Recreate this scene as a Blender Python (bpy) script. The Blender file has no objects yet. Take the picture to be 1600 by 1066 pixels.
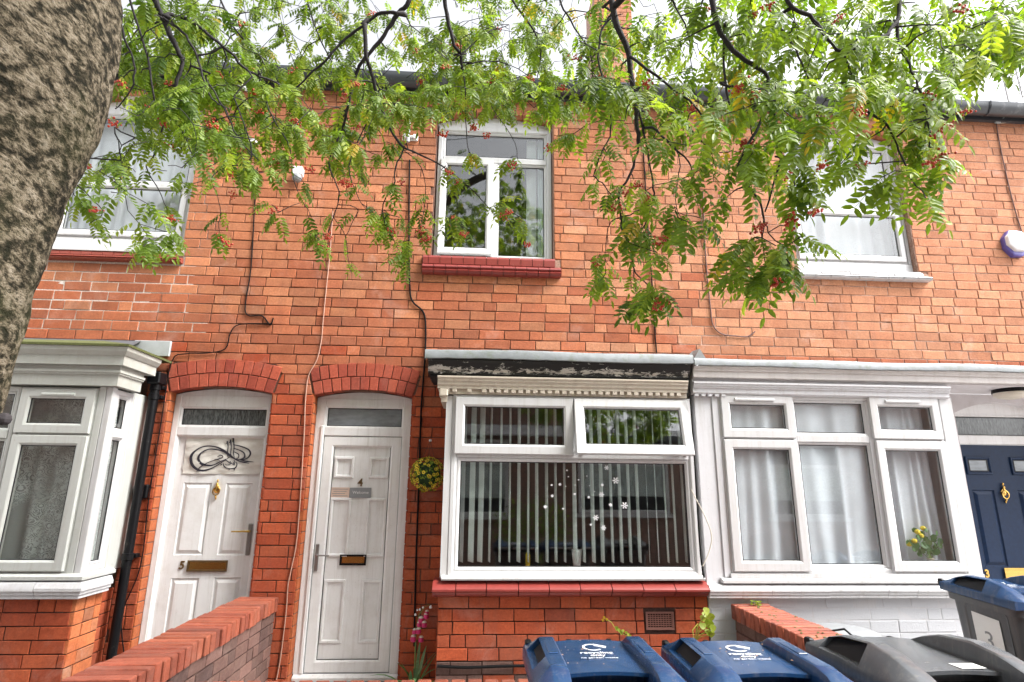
import bpy, math, random
from mathutils import Vector, Matrix, Euler, Quaternion
R = random.Random(7)
rad = math.radians
sc = bpy.context.scene
# ---------------------------------------------------------------- camera
F_PX, CX, CY = 899.0, 800.0, 533.0            # focal length and centre in the photograph's 1600 px frame
CAM = Vector((0.0, -5.0, 1.5))
AX = Vector((0.99807161, -0.02433605, -0.05710366))   # wall direction, depth, up, seen in camera axes
AY = Vector((-0.06133166, -0.24486111, -0.96761638))
AZ = Vector((0.0095655, 0.9692527, -0.24588149))
cd = bpy.data.cameras.new('camera'); cam = bpy.data.objects.new('camera', cd); sc.collection.objects.link(cam)
cd.sensor_width = 36; cd.lens = F_PX / 1600 * 36; cd.clip_start = 0.02; cd.clip_end = 500
rot = Matrix((AX, AY, AZ))                             # rows: world axis -> camera coords ; camera->world
cam.matrix_world = Matrix.Translation(CAM) @ rot.to_4x4()
sc.camera = cam
# ---------------------------------------------------------------- sky, sun, exposure
SUN_EL, SUN_AZ = rad(50), rad(112)      # azimuth clockwise from +Y (north)
w = bpy.data.worlds.new('World'); sc.world = w; w.use_nodes = True
nt = w.node_tree; nt.nodes.clear()
so = nt.nodes.new('ShaderNodeOutputWorld'); bg = nt.nodes.new('ShaderNodeBackground')
sky = nt.nodes.new('ShaderNodeTexSky'); sky.sky_type = 'NISHITA'; sky.sun_disc = False
sky.sun_elevation = SUN_EL; sky.sun_rotation = SUN_AZ; sky.dust_density = 3.0; sky.air_density = 1.0
bw = nt.nodes.new('ShaderNodeRGBToBW'); mx = nt.nodes.new('ShaderNodeMix'); mx.data_type = 'RGBA'
mx.inputs[0].default_value = 0.93
cl = nt.nodes.new('ShaderNodeMix'); cl.data_type = 'RGBA'; cl.blend_type = 'MULTIPLY'; cl.inputs[0].default_value = 1
cl.inputs[7].default_value = (1.0, 1.0, 1.02, 1)
nt.links.new(sky.outputs[0], bw.inputs[0]); nt.links.new(bw.outputs[0], cl.inputs[6])
nt.links.new(sky.outputs[0], mx.inputs[6]); nt.links.new(cl.outputs[2], mx.inputs[7])
nt.links.new(mx.outputs[2], bg.inputs[0]); bg.inputs[1].default_value = 0.15
nt.links.new(bg.outputs[0], so.inputs[0])
sl = bpy.data.lights.new('sun', 'SUN'); sl.energy = 1.5; sl.angle = rad(25); sl.color = (1, 0.96, 0.9)
sun = bpy.data.objects.new('sun', sl); sc.collection.objects.link(sun)
sd = Vector((math.sin(SUN_AZ) * math.cos(SUN_EL), math.cos(SUN_AZ) * math.cos(SUN_EL), math.sin(SUN_EL)))
sun.rotation_euler = (-sd).to_track_quat('-Z', 'Y').to_euler(); sun.location = sd * 20
vs = sc.view_settings; vs.view_transform = 'Standard'; vs.look = 'None'; vs.gamma = 1; vs.use_curve_mapping = False
vs.exposure = 2.25
# ---------------------------------------------------------------- helpers
def P(x, y, Y):
    """the point of the plane Y (or of other planes, below) that the photograph shows at pixel x, y"""
    c = Vector((x - CX, CY - y, -F_PX)); r = Vector((AX.dot(c), AY.dot(c), AZ.dot(c)))
    return CAM + r * ((Y - CAM.y) / r.y)
def PZ(x, y, Z):
    c = Vector((x - CX, CY - y, -F_PX)); r = Vector((AX.dot(c), AY.dot(c), AZ.dot(c)))
    return CAM + r * ((Z - CAM.z) / r.z)
def proj(p):
    d = Vector(p) - CAM; c = AX * d.x + AY * d.y + AZ * d.z
    if c.z > -0.05: return None
    return CX + F_PX * c.x / -c.z, CY - F_PX * c.y / -c.z, -c.z
COL = sc.collection
WO = {}
def link(o): COL.objects.link(o); return o
def props(o, label=None, cat=None, group=None, kind=None):
    if label: o['label'] = label
    if cat: o['category'] = cat
    if group: o['group'] = group
    if kind: o['kind'] = kind
    return o
def thing(name, label, cat, loc=(0, 0, 0), group=None):
    o = link(bpy.data.objects.new(name, None)); o.location = loc; o.empty_display_size = .1; WO[o] = Vector(loc)
    return props(o, label, cat, group)
class MB:
    def __init__(s): s.v = []; s.f = []; s.t = []; s.m = []
    def add(s, vs, fs, tint=None, mi=0):
        b = len(s.v); s.v += [tuple(v) for v in vs]; s.f += [tuple(b + i for i in f) for f in fs]
        s.m += [mi] * len(fs)
        if tint is not None: s.t += [tint] * len(vs)
        return s
    def box(s, x0, x1, y0, y1, z0, z1, mi=0):
        v = [(x0,y0,z0),(x1,y0,z0),(x1,y1,z0),(x0,y1,z0),(x0,y0,z1),(x1,y0,z1),(x1,y1,z1),(x0,y1,z1)]
        return s.add(v, [(0,3,2,1),(4,5,6,7),(0,1,5,4),(1,2,6,5),(2,3,7,6),(3,0,4,7)], mi=mi)
    def cbox(s, x0, x1, y0, y1, z0, z1, c=.004, mi=0):
        """box with chamfered edges on all sides"""
        X = (x0, x1); Y = (y0, y1); Z = (z0, z1); v = []; idx = {}
        for i in (0, 1):
            for j in (0, 1):
                for k in (0, 1):
                    px, py, pz = X[i], Y[j], Z[k]; dx = c if i == 0 else -c; dy = c if j == 0 else -c; dz = c if k == 0 else -c
                    idx[i,j,k,0] = len(v); v.append((px, py+dy, pz+dz)); idx[i,j,k,1] = len(v); v.append((px+dx, py, pz+dz)); idx[i,j,k,2] = len(v); v.append((px+dx, py+dy, pz))
        f = []
        for a in range(3):
            for e in (0, 1):
                b, c2 = [q for q in range(3) if q != a]
                quad = []
                for (p, q) in ((0,0),(1,0),(1,1),(0,1)):
                    k = [0,0,0]; k[a] = e; k[b] = p; k[c2] = q; quad.append(idx[k[0],k[1],k[2],a])
                f.append(tuple(quad))
        for a in range(3):   # edges running along axis a
            b, c2 = [q for q in range(3) if q != a]
            for p in (0, 1):
                for q in (0, 1):
                    k0 = [0,0,0]; k1 = [0,0,0]; k0[a] = 0; k1[a] = 1
                    for k in (k0, k1): k[b] = p; k[c2] = q
                    f.append((idx[(*k0, b)], idx[(*k1, b)], idx[(*k1, c2)], idx[(*k0, c2)]))
        for i in (0, 1):
            for j in (0, 1):
                for k in (0, 1): f.append((idx[i,j,k,0], idx[i,j,k,1], idx[i,j,k,2]))
        s.add(v, f, mi=mi); return s
    def prof(s, x0, x1, pr, mi=0, e0=0, e1=0):
        """profile pr of (y,z), closed, swept along x; e0/e1 mitre: extra x per unit -y"""
        n = len(pr); v = [(x0 + e0 * (-y), y, z) for y, z in pr] + [(x1 + e1 * (-y), y, z) for y, z in pr]
        f = [(i, (i+1) % n, n + (i+1) % n, n + i) for i in range(n)] + [tuple(range(n))[::-1], tuple(range(n, 2*n))]
        return s.add(v, f, mi=mi)
    def sweep(s, pts, r, n=6, r1=None, cap=True, mi=0):
        pts = [Vector(p) for p in pts]; N = len(pts)
        rs = r if isinstance(r, (list, tuple)) else [r + ((r1 if r1 is not None else r) - r) * i / max(1, N-1) for i in range(N)]
        up = None; b = len(s.v); vs = []
        for i, p in enumerate(pts):
            t = (pts[min(i+1, N-1)] - pts[max(i-1, 0)]);
            if t.length < 1e-9: t = Vector((0,0,1))
            t.normalize()
            if up is None: up = t.orthogonal().normalized()
            up = (up - t * up.dot(t));
            if up.length < 1e-6: up = t.orthogonal()
            up.normalize(); sd_ = t.cross(up)
            for k in range(n):
                a = 2 * math.pi * k / n; vs.append(p + (up * math.cos(a) + sd_ * math.sin(a)) * rs[i])
        fs = []
        for i in range(N-1):
            for k in range(n): fs.append((i*n+k, i*n+(k+1) % n, (i+1)*n+(k+1) % n, (i+1)*n+k))
        if cap: fs += [tuple(range(n))[::-1], tuple(range((N-1)*n, N*n))]
        return s.add(vs, fs, mi=mi)
    def lathe(s, c, prof, n=16, axis='z', mi=0):
        c = Vector(c); vs = []
        for r, h in prof:
            for k in range(n):
                a = 2*math.pi*k/n; x, y = r*math.cos(a), r*math.sin(a)
                vs.append(c + (Vector((x, y, h)) if axis == 'z' else Vector((x, -h, y)) if axis == 'y' else Vector((h, x, y))))
        fs = [(i*n+k, i*n+(k+1) % n, (i+1)*n+(k+1) % n, (i+1)*n+k) for i in range(len(prof)-1) for k in range(n)]
        fs += [tuple(range(n))[::-1], tuple(range((len(prof)-1)*n, len(prof)*n))]
        return s.add(vs, fs, mi=mi)
    def ring(s, x0, x1, z0, z1, w, yf, yb, mi=0, lip=.012, T=None):
        """rectangular frame ring: front face at yf, sloped bead towards the opening, back at yb"""
        def rc(i, y): return [(x0+i, y, z0+i), (x1-i, y, z0+i), (x1-i, y, z1-i), (x0+i, y, z1-i)]
        L = [rc(0, yb), rc(0, yf+.004), rc(.004, yf), rc(w-.016, yf), rc(w-.010, yf+.003), rc(w, yf+lip), rc(w, yb)]
        v = [p for l in L for p in l]
        if T: v = [T(p) for p in v]
        f = []
        for i in range(len(L)):
            j = (i+1) % len(L)
            for k in range(4): f.append((i*4+k, i*4+(k+1) % 4, j*4+(k+1) % 4, j*4+k))
        return s.add(v, f, mi=mi)
    def sphere(s, c, r, nu=8, nv=6, sc_=(1,1,1), mi=0):
        pr = [(r*math.sin(math.pi*j/nv), -r*math.cos(math.pi*j/nv)) for j in range(1, nv)]
        c = Vector(c); vs = [c + Vector((0,0,-r*sc_[2]))]
        for rr, h in pr:
            for k in range(nu):
                a = 2*math.pi*k/nu; vs.append(c + Vector((rr*math.cos(a)*sc_[0], rr*math.sin(a)*sc_[1], h*sc_[2])))
        vs.append(c + Vector((0,0,r*sc_[2]))); n = nu; fs = []
        for k in range(n): fs.append((0, 1+(k+1) % n, 1+k)); fs.append((len(vs)-1, 1+(nv-2)*n+k, 1+(nv-2)*n+(k+1) % n))
        for i in range(nv-2):
            for k in range(n): fs.append((1+i*n+k, 1+i*n+(k+1) % n, 1+(i+1)*n+(k+1) % n, 1+(i+1)*n+k))
        return s.add(vs, fs, mi=mi)
    def xf(s, M): s.v = [tuple(M @ Vector(v)) for v in s.v]; return s
    def mesh(s, name, mats, smooth=False, c=Vector((0,0,0))):
        me = bpy.data.meshes.new(name); me.from_pydata([(v[0]-c.x, v[1]-c.y, v[2]-c.z) for v in s.v], [], s.f)
        for m in (mats if isinstance(mats, (list, tuple)) else [mats]): me.materials.append(m)
        if any(s.m): me.polygons.foreach_set('material_index', s.m)
        if s.t and len(s.t) == len(s.v):
            a = me.color_attributes.new('tint', 'FLOAT_COLOR', 'POINT')
            a.data.foreach_set('color', [q for t in s.t for q in (t[0], t[1], t[2], 1)])
        if smooth: me.polygons.foreach_set('use_smooth', [True]*len(s.f))
        me.update(); return me
    def build(s, name, mats, parent=None, smooth=False, label=None, cat=None, group=None, kind=None, base=False):
        xs = [v[0] for v in s.v]; ys = [v[1] for v in s.v]; zs = [v[2] for v in s.v]
        c = Vector(((min(xs)+max(xs))/2, (min(ys)+max(ys))/2, min(zs) if base else (min(zs)+max(zs))/2))
        o = link(bpy.data.objects.new(name, s.mesh(name, mats, smooth, c)))
        if parent is not None: o.parent = parent; o.location = c - WO[parent]
        else: o.location = c
        WO[o] = c; o.color = (0, 0, 0, 1)
        if smooth == 'auto':
            pass
        return props(o, label, cat, group, kind)
def bevel(o, w=.004, seg=2):
    m = o.modifiers.new('bevel', 'BEVEL'); m.width = w; m.segments = seg; m.limit_method = 'ANGLE'; m.angle_limit = rad(35); return o
def setsmooth(o, ang=40):
    me = o.data; me.polygons.foreach_set('use_smooth', [True]*len(me.polygons))
    try: me.set_sharp_from_angle(angle=rad(ang))
    except Exception: pass
    return o
# ---------------------------------------------------------------- materials
def nodes(name):
    m = bpy.data.materials.new(name); m.use_nodes = True; n = m.node_tree; b = n.nodes['Principled BSDF']; return m, n, b
def N(n, t, **k):
    o = n.nodes.new(t)
    for a, v in k.items():
        if a.startswith('i_'): o.inputs[a[2:]].default_value = v
        elif a.startswith('n_'): o.inputs[int(a[2:])].default_value = v
        else: setattr(o, a, v)
    return o
def mixc(n, fac, a, b, mode='MIX'):
    m = N(n, 'ShaderNodeMix', data_type='RGBA', blend_type=mode)
    for s, i in ((fac, 0), (a, 6), (b, 7)):
        if isinstance(s, (int, float)): m.inputs[i].default_value = s
        elif isinstance(s, tuple): m.inputs[i].default_value = (*s, 1) if len(s) == 3 else s
        else: n.links.new(s, m.inputs[i])
    return m.outputs[2]
def mth(n, op, a, b=None, c=None, clamp=False):
    m = N(n, 'ShaderNodeMath', operation=op); m.use_clamp = clamp
    for i, s in enumerate((a, b, c)):
        if s is None: continue
        if isinstance(s, (int, float)): m.inputs[i].default_value = s
        else: n.links.new(s, m.inputs[i])
    return m.outputs[0]
def ramp(n, s, stops):
    r = N(n, 'ShaderNodeValToRGB'); e = r.color_ramp.elements
    while len(e) < len(stops): e.new(.5)
    for q, (p, c) in zip(e, stops): q.position = p; q.color = (*c, 1) if isinstance(c, tuple) else (c, c, c, 1)
    n.links.new(s, r.inputs[0]); return r.outputs[0]
def pos(n, scale=(1,1,1), space='world'):
    if space == 'world': s = N(n, 'ShaderNodeNewGeometry').outputs['Position']
    else: s = N(n, 'ShaderNodeTexCoord').outputs['Object']
    mp = N(n, 'ShaderNodeMapping'); mp.inputs['Scale'].default_value = scale; n.links.new(s, mp.inputs[0]); return mp.outputs[0]
def noise(n, v, sc_, det=4, rough=.6, dist=0):
    t = N(n, 'ShaderNodeTexNoise'); t.inputs['Scale'].default_value = sc_; t.inputs['Detail'].default_value = det
    t.inputs['Roughness'].default_value = rough; t.inputs['Distortion'].default_value = dist
    n.links.new(v, t.inputs['Vector']); return t.outputs[0]
def bump(n, b, h, s=.3, d=.01):
    u = N(n, 'ShaderNodeBump'); u.inputs['Strength'].default_value = s; u.inputs['Distance'].default_value = d
    n.links.new(h, u.inputs['Height']); n.links.new(u.outputs[0], b.inputs['Normal'])
def simple(name, col, rough=.5, metal=0, var=.06, nscale=30, bmp=.0, space='world', spec=.5, dirt=None, coat=0, streak=0):
    m, n, b = nodes(name); v = pos(n, space=space); t = noise(n, v, nscale)
    c = mixc(n, t, tuple(x*(1-var*2) for x in col), tuple(min(1, x*(1+var*2)) for x in col))
    if dirt:
        d = ramp(n, noise(n, v, dirt[0], 6, .7), [(dirt[1], 0.0), (dirt[1]+.2, 1.0)]); c = mixc(n, mth(n, 'MULTIPLY', d, dirt[2]), c, dirt[3])
    if streak:
        c = mixc(n, mth(n, 'MULTIPLY', ramp(n, noise(n, pos(n, (22, 22, 1.1)), 1.0, 7, .75), [(.50, 0), (.75, 1.0)]), streak), c, (.30,.26,.21)); c = mixc(n, mth(n, 'MULTIPLY', ramp(n, noise(n, v, 75, 3, .6), [(.66, 0), (.72, 1.0)]), streak*.8), c, (.22,.18,.14))
    n.links.new(c, b.inputs['Base Color']); b.inputs['Roughness'].default_value = rough; b.inputs['Metallic'].default_value = metal
    b.inputs['Specular IOR Level'].default_value = spec; b.inputs['Coat Weight'].default_value = coat
    if bmp: bump(n, b, noise(n, v, nscale*3, 5), bmp, .004)
    return m
def brick_mat(name, dark, mid, light, soot=.35, pale=.25, rough=.85, paint=None):
    """tint.r picks the brick's own colour, tint.g its lightness, tint.b its weathering"""
    m, n, b = nodes(name)
    oi = N(n, 'ShaderNodeObjectInfo'); at = N(n, 'ShaderNodeAttribute', attribute_name='tint')
    ad = N(n, 'ShaderNodeMix', data_type='RGBA', blend_type='ADD'); ad.inputs[0].default_value = 1
    n.links.new(oi.outputs['Color'], ad.inputs[6]); n.links.new(at.outputs['Color'], ad.inputs[7])
    sp = N(n, 'ShaderNodeSeparateColor'); n.links.new(ad.outputs[2], sp.inputs[0]); r, g, bl = sp.outputs
    v = pos(n)
    c = ramp(n, r, [(0, dark), (.4, mid), (.8, light), (1, mid)])
    fine = noise(n, v, 55, 6, .75); blot = noise(n, v, 11, 5, .65); big = noise(n, v, 1.3, 4, .6)
    c = mixc(n, ramp(n, blot, [(.35, 0), (.7, .7)]), c, mixc(n, 1.0, c, (.72, .62, .6), 'MULTIPLY'))
    c = mixc(n, 1.0, c, ramp(n, fine, [(.25, .66), (.75, 1.26)]), 'MULTIPLY')
    c = mixc(n, 1.0, c, ramp(n, g, [(0, .84), (1, 1.12)]), 'MULTIPLY')
    so_ = mth(n, 'MULTIPLY', ramp(n, mth(n, 'ADD', mth(n, 'MULTIPLY', big, .8), mth(n, 'MULTIPLY', bl, .25)), [(.45, 0), (.75, 1.0)]), soot)
    c = mixc(n, so_, c, (.10, .055, .045))
    pl = mth(n, 'MULTIPLY', ramp(n, noise(n, v, 3.1, 8, .72, .6), [(.55, 0), (.72, 1.0)]), pale)
    c = mixc(n, pl, c, (.62, .45, .38))
    st = noise(n, pos(n, (7, 7, .55)), 1.0, 6, .7); c = mixc(n, mth(n, 'MULTIPLY', ramp(n, st, [(.52, 0), (.72, 1.0)]), .30), c, (.16,.085,.065))
    if paint: c = mixc(n, ramp(n, noise(n, v, 9, 8, .7), [(.68, 1.0), (.78, .6)]), (.3, .25, .22), paint)
    n.links.new(c, b.inputs['Base Color']); b.inputs['Roughness'].default_value = rough; b.inputs['Specular IOR Level'].default_value = .25
    bump(n, b, mth(n, 'ADD', fine, mth(n, 'MULTIPLY', noise(n, v, 160, 4), .6)), .55, .006)
    return m
M = {}
M['brick'] = brick_mat('orange_brick', (.45,.165,.078), (.50,.195,.095), (.55,.225,.112), soot=.38, pale=.38)
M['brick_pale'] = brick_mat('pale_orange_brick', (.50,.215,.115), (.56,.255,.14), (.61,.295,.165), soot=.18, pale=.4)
M['brick_mid'] = brick_mat('mid_red_brick', (.40,.120,.056), (.445,.143,.067), (.48,.165,.080), soot=.35, pale=.2)
M['brick_low'] = brick_mat('red_brick', (.37,.070,.028), (.43,.088,.034), (.48,.110,.043), soot=.36, pale=.16)
M['arch'] = brick_mat('arch_brick', (.28,.055,.035), (.36,.075,.045), (.44,.10,.055), soot=.25, pale=.1)
M['purple'] = brick_mat('purple_brick', (.10,.062,.056), (.15,.09,.075), (.21,.12,.10), soot=.4, pale=.12)
M['coping'] = brick_mat('coping_brick', (.27,.068,.040), (.35,.092,.052), (.41,.12,.066), soot=.5, pale=.12, rough=.5)
M['white_brick'] = brick_mat('painted_brick', (.5,.5,.5), (.56,.56,.56), (.6,.6,.6), soot=.1, pale=.0, paint=(.55,.56,.585))
M['reveal'] = brick_mat('lit_side_brick', (.50,.14,.05), (.58,.18,.07), (.62,.21,.085), soot=.15, pale=.1)  # brick colour brightened for the light on faces turned right
def mortar(name, a, c, sc_=2.0, lo=.45, hi=.6, xr=None):
    m, n, b = nodes(name); v = pos(n); nf = ramp(n, noise(n, v, sc_, 6, .7, .5), [(lo, 0), (hi, 1.0)])
    if xr:      # repointed only on one side of the wall
        sx = N(n, 'ShaderNodeSeparateXYZ'); n.links.new(v, sx.inputs[0]); nf = mth(n, 'MULTIPLY', mth(n, 'MULTIPLY', nf, mth(n, 'SUBTRACT', mth(n, 'MULTIPLY', sx.outputs[2], 4.0), 10.6, clamp=True)), mth(n, 'DIVIDE', mth(n, 'SUBTRACT', sx.outputs[0], xr[0]), xr[1]-xr[0], clamp=True))
    k = mixc(n, nf, a, c)
    k = mixc(n, 1.0, k, ramp(n, noise(n, v, 90, 4), [(.3, .6), (.7, 1.25)]), 'MULTIPLY')
    n.links.new(k, b.inputs['Base Color']); b.inputs['Roughness'].default_value = .95; bump(n, b, noise(n, v, 120, 4), .7, .006); return m
M['mortar5'] = mortar('mortar_dark_and_white', (.15,.075,.052), (.66,.58,.52), 1.6, .30, .36, xr=(-2.35, -2.6))
M['mortar4'] = mortar('mortar_dark', (.15,.075,.052), (.40,.25,.19), 1.4, .15, .4, xr=(.0, 1.0))
M['mortar3'] = mortar('mortar_pale', (.26,.14,.095), (.50,.35,.28), 2.0)
M['mortard'] = mortar('mortar_black', (.010,.007,.006), (.022,.015,.012), 3.0)
M['mortarlow'] = mortar('mortar_low', (.050,.022,.017), (.20,.12,.09), 2.5, .55, .7)
M['upvc'] = simple('white_upvc', streak=.38, col= (.56,.56,.565), rough=.32, var=.02, nscale=4, dirt=(7, .55, .25, (.50,.47,.42)))
M['upvc5'] = simple('shaded_white_upvc', streak=.38, col= (.50,.515,.49), rough=.35, var=.02, nscale=4, dirt=(7, .55, .3, (.42,.42,.36)))  # white upvc with the shade on the left bay put into its colour
M['doorw'] = simple('white_door_skin', streak=.38, col= (.74,.74,.74), rough=.38, var=.02, nscale=6, dirt=(5, .5, .3, (.48,.44,.40)), bmp=.05)
M['paintw'] = simple('white_masonry_paint', streak=.38, col= (.56,.56,.58), rough=.6, var=.03, nscale=12, bmp=.25, dirt=(6, .55, .35, (.50,.46,.43)))
M['paintsh'] = simple('grey_lilac_masonry_paint', (.60,.57,.58), .7, var=.06, nscale=7, bmp=.3, dirt=(5, .5, .4, (.36,.32,.30)))
M['fasc3'] = simple('pinkish_white_timber', streak=.38, col= (.52,.49,.475), rough=.6, var=.05, nscale=15, bmp=.15, dirt=(5, .5, .45, (.36,.32,.29)))
M['cream'] = simple('cream_painted_timber', streak=.38, col= (.52,.46,.38), rough=.6, var=.06, nscale=20, bmp=.2, dirt=(14, .56, .6, (.30,.20,.13)))
M['timbersh'] = simple('shaded_painted_timber', streak=.38, col= (.42,.43,.395), rough=.6, var=.05, nscale=15, bmp=.15, dirt=(5, .5, .45, (.34,.33,.28)))  # painted timber, its colour darkened for the shade on the left bay
M['rubber'] = simple('black_gasket', (.015,.015,.016), .5)
M['black'] = simple('black_plastic', (.004,.004,.005), .45, spec=.2, dirt=(20, .6, .4, (.12,.11,.10)))
M['gutter'] = simple('dark_grey_gutter', (.05,.055,.062), .3, dirt=(9, .55, .5, (.25,.26,.27)))
M['lead'] = simple('weathered_lead', (.19,.205,.215), .55, .2, var=.15, nscale=14, bmp=.4, dirt=(12, .52, .7, (.12,.14,.09)))
M['leadw'] = simple('pale_lead', (.40,.42,.43), .5, .1, var=.12, nscale=9, bmp=.3, dirt=(8, .55, .5, (.3,.3,.28)))
M['moss'] = simple('moss', (.09,.10,.03), .95, var=.3, nscale=60, bmp=.8)
M['redtile'] = simple('red_glazed_tile', (.215,.034,.028), .34, var=.10, nscale=16, dirt=(18, .62, .5, (.42,.22,.18)), bmp=.06)
M['browntile'] = simple('brown_red_tile', (.27,.06,.04), .45, var=.15, nscale=16, dirt=(18, .58, .5, (.34,.20,.17)), bmp=.15)
M['whitetile'] = simple('white_painted_tile', streak=.38, col= (.58,.58,.59), rough=.5, var=.03, nscale=16, dirt=(14, .62, .5, (.35,.28,.22)), bmp=.15)
M['brass'] = simple('brass', (.62,.40,.12), .25, 1, var=.1)
M['darkbrass'] = simple('tarnished_brass', (.20,.13,.06), .35, .8, var=.2)
M['steel'] = simple('brushed_metal', (.30,.29,.28), .4, .8)
M['navy'] = simple('navy_door_skin', (.005,.018,.052), .5, spec=.25, var=.2, nscale=40, bmp=.15)
M['slate'] = simple('slate', (.07,.075,.085), .7, var=.3, nscale=5, bmp=.3)
M['cable'] = simple('black_cable', (.004,.0035,.004), .7, spec=.15)
M['cablep'] = simple('pinkish_cable', (.42,.24,.18), .6)
M['cableb'] = simple('brown_cable', (.12,.06,.05), .6)
M['cablew'] = simple('beige_cable', (.55,.50,.42), .6)
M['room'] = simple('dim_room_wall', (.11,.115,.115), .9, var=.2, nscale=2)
M['blindw'] = simple('pale_blind_fabric', (.76,.82,.80), .8, var=.03)
M['plastw'] = simple('white_plastic', (.75,.75,.76), .35)
M['purplep'] = simple('purple_plastic', (.12,.10,.36), .35)
M['greyp'] = simple('grey_plastic', (.24,.25,.26), .4)
M['binb'] = simple('blue_bin_plastic', streak=.22, col=(.012,.045,.118), rough=.22, var=.15, nscale=6, bmp=.05, dirt=(16, .62, .35, (.16,.20,.26)), spec=.5)
M['bing'] = simple('grey_bin_plastic', streak=.25, col=(.085,.092,.098), rough=.42, var=.1, nscale=8, bmp=.08, dirt=(6, .6, .4, (.17,.18,.18)))
M['bingl'] = simple('light_grey_bin_lid', streak=.25, col=(.09,.096,.105), rough=.24, var=.12, nscale=8, bmp=.06, dirt=(7, .55, .35, (.22,.23,.24)))
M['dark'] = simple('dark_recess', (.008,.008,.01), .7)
M['print'] = simple('white_print', (.72,.72,.74), .5)
M['paper'] = simple('white_paper', (.74,.75,.73), .6, var=.02)
M['ink'] = simple('black_ink', (.02,.018,.03), .5)
M['pencil'] = simple('grey_ink', (.22,.23,.24), .5)
M['banner'] = simple('creased_white_cloth', (.60,.575,.53), .4, var=.10, nscale=9, bmp=.6)
M['vine'] = simple('yellow_stem', (.36,.34,.05), .6)
M['stem'] = simple('green_stem', (.12,.20,.05), .6)
M['pave'] = simple('concrete_path', (.36,.345,.33), .8, var=.12, nscale=5, bmp=.4, dirt=(2, .5, .5, (.12,.11,.10)))
M['terra'] = simple('terracotta_vent', (.20,.085,.065), .8, var=.1)
M['debris'] = simple('dry_petal', (.34,.20,.12), .8, var=.4, nscale=70)
M['soil'] = simple('soil', (.05,.035,.025), .95, var=.3, bmp=.6)
M['facing'] = simple('facing_render', (.32,.13,.08), .9)
M['lampg'] = simple('ivory_glass', (.62,.57,.48), .3)
def blackpeel():
    m, n, b = nodes('peeling_black_paint'); v = pos(n, (1, 1, 3.2))
    sz = N(n, 'ShaderNodeSeparateXYZ'); n.links.new(pos(n), sz.inputs[0]); zb = ramp(n, mth(n, 'SUBTRACT', mth(n, 'MULTIPLY', sz.outputs[2], 5.0), 11.8), [(.0, .0), (.22, .16), (.32, .10), (.42, .0), (.75, .02)])
    s = ramp(n, mth(n, 'ADD', noise(n, v, 9, 10, .78, .8), zb), [(.615, 0), (.64, 1.0)])
    c = mixc(n, s, (.0025,.002,.002), mixc(n, noise(n, v, 60), (.30,.27,.24), (.62,.60,.56)))
    n.links.new(c, b.inputs['Base Color']); b.inputs['Roughness'].default_value = .55; bump(n, b, s, .5, .004); return m
M['peel'] = blackpeel()
def glass(name, tint=(.97,.98,.975), refl=.055, rough=.0, wav=.0):
    m, n, b = nodes(name); n.nodes.remove(b); out = n.nodes['Material Output']
    tr = N(n, 'ShaderNodeBsdfTransparent'); tr.inputs[0].default_value = (*tint, 1)
    gl = N(n, 'ShaderNodeBsdfGlossy'); gl.inputs['Roughness'].default_value = rough; gl.inputs[0].default_value = (1,1,1,1)
    lw = N(n, 'ShaderNodeLayerWeight'); lw.inputs[0].default_value = .5
    f = mth(n, 'ADD', mth(n, 'MULTIPLY', mth(n, 'POWER', lw.outputs['Facing'], 4.0), .75), refl, clamp=True)
    if wav:
        bp = N(n, 'ShaderNodeBump'); bp.inputs['Strength'].default_value = wav; bp.inputs['Distance'].default_value = .01
        n.links.new(noise(n, pos(n), 1.7, 2), bp.inputs['Height']); n.links.new(bp.outputs[0], gl.inputs['Normal'])
    mx_ = N(n, 'ShaderNodeMixShader'); n.links.new(f, mx_.inputs[0]); n.links.new(tr.outputs[0], mx_.inputs[1]); n.links.new(gl.outputs[0], mx_.inputs[2])
    n.links.new(mx_.outputs[0], out.inputs[0]); return m
M['glass'] = glass('window_glass', refl=.075, wav=.02)
def obscure():
    m, n, b = nodes('obscured_glass'); v = pos(n, (60, 60, 14)); t = noise(n, v, 1.6, 3)
    n.links.new(ramp(n, t, [(.3, (.035,.04,.04)), (.75, (.16,.18,.18))]), b.inputs['Base Color']); b.inputs['Roughness'].default_value = .12
    bump(n, b, t, .5, .004); return m
M['obscure'] = obscure()
def obscure2():
    m, n, b = nodes('milky_glass'); v = pos(n, (3, 3, 9)); t = noise(n, v, 2.2, 4)
    n.links.new(ramp(n, t, [(.3, (.16,.18,.20)), (.75, (.28,.31,.33))]), b.inputs['Base Color']); b.inputs['Roughness'].default_value = .1; return m
M['milky'] = obscure2()
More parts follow.
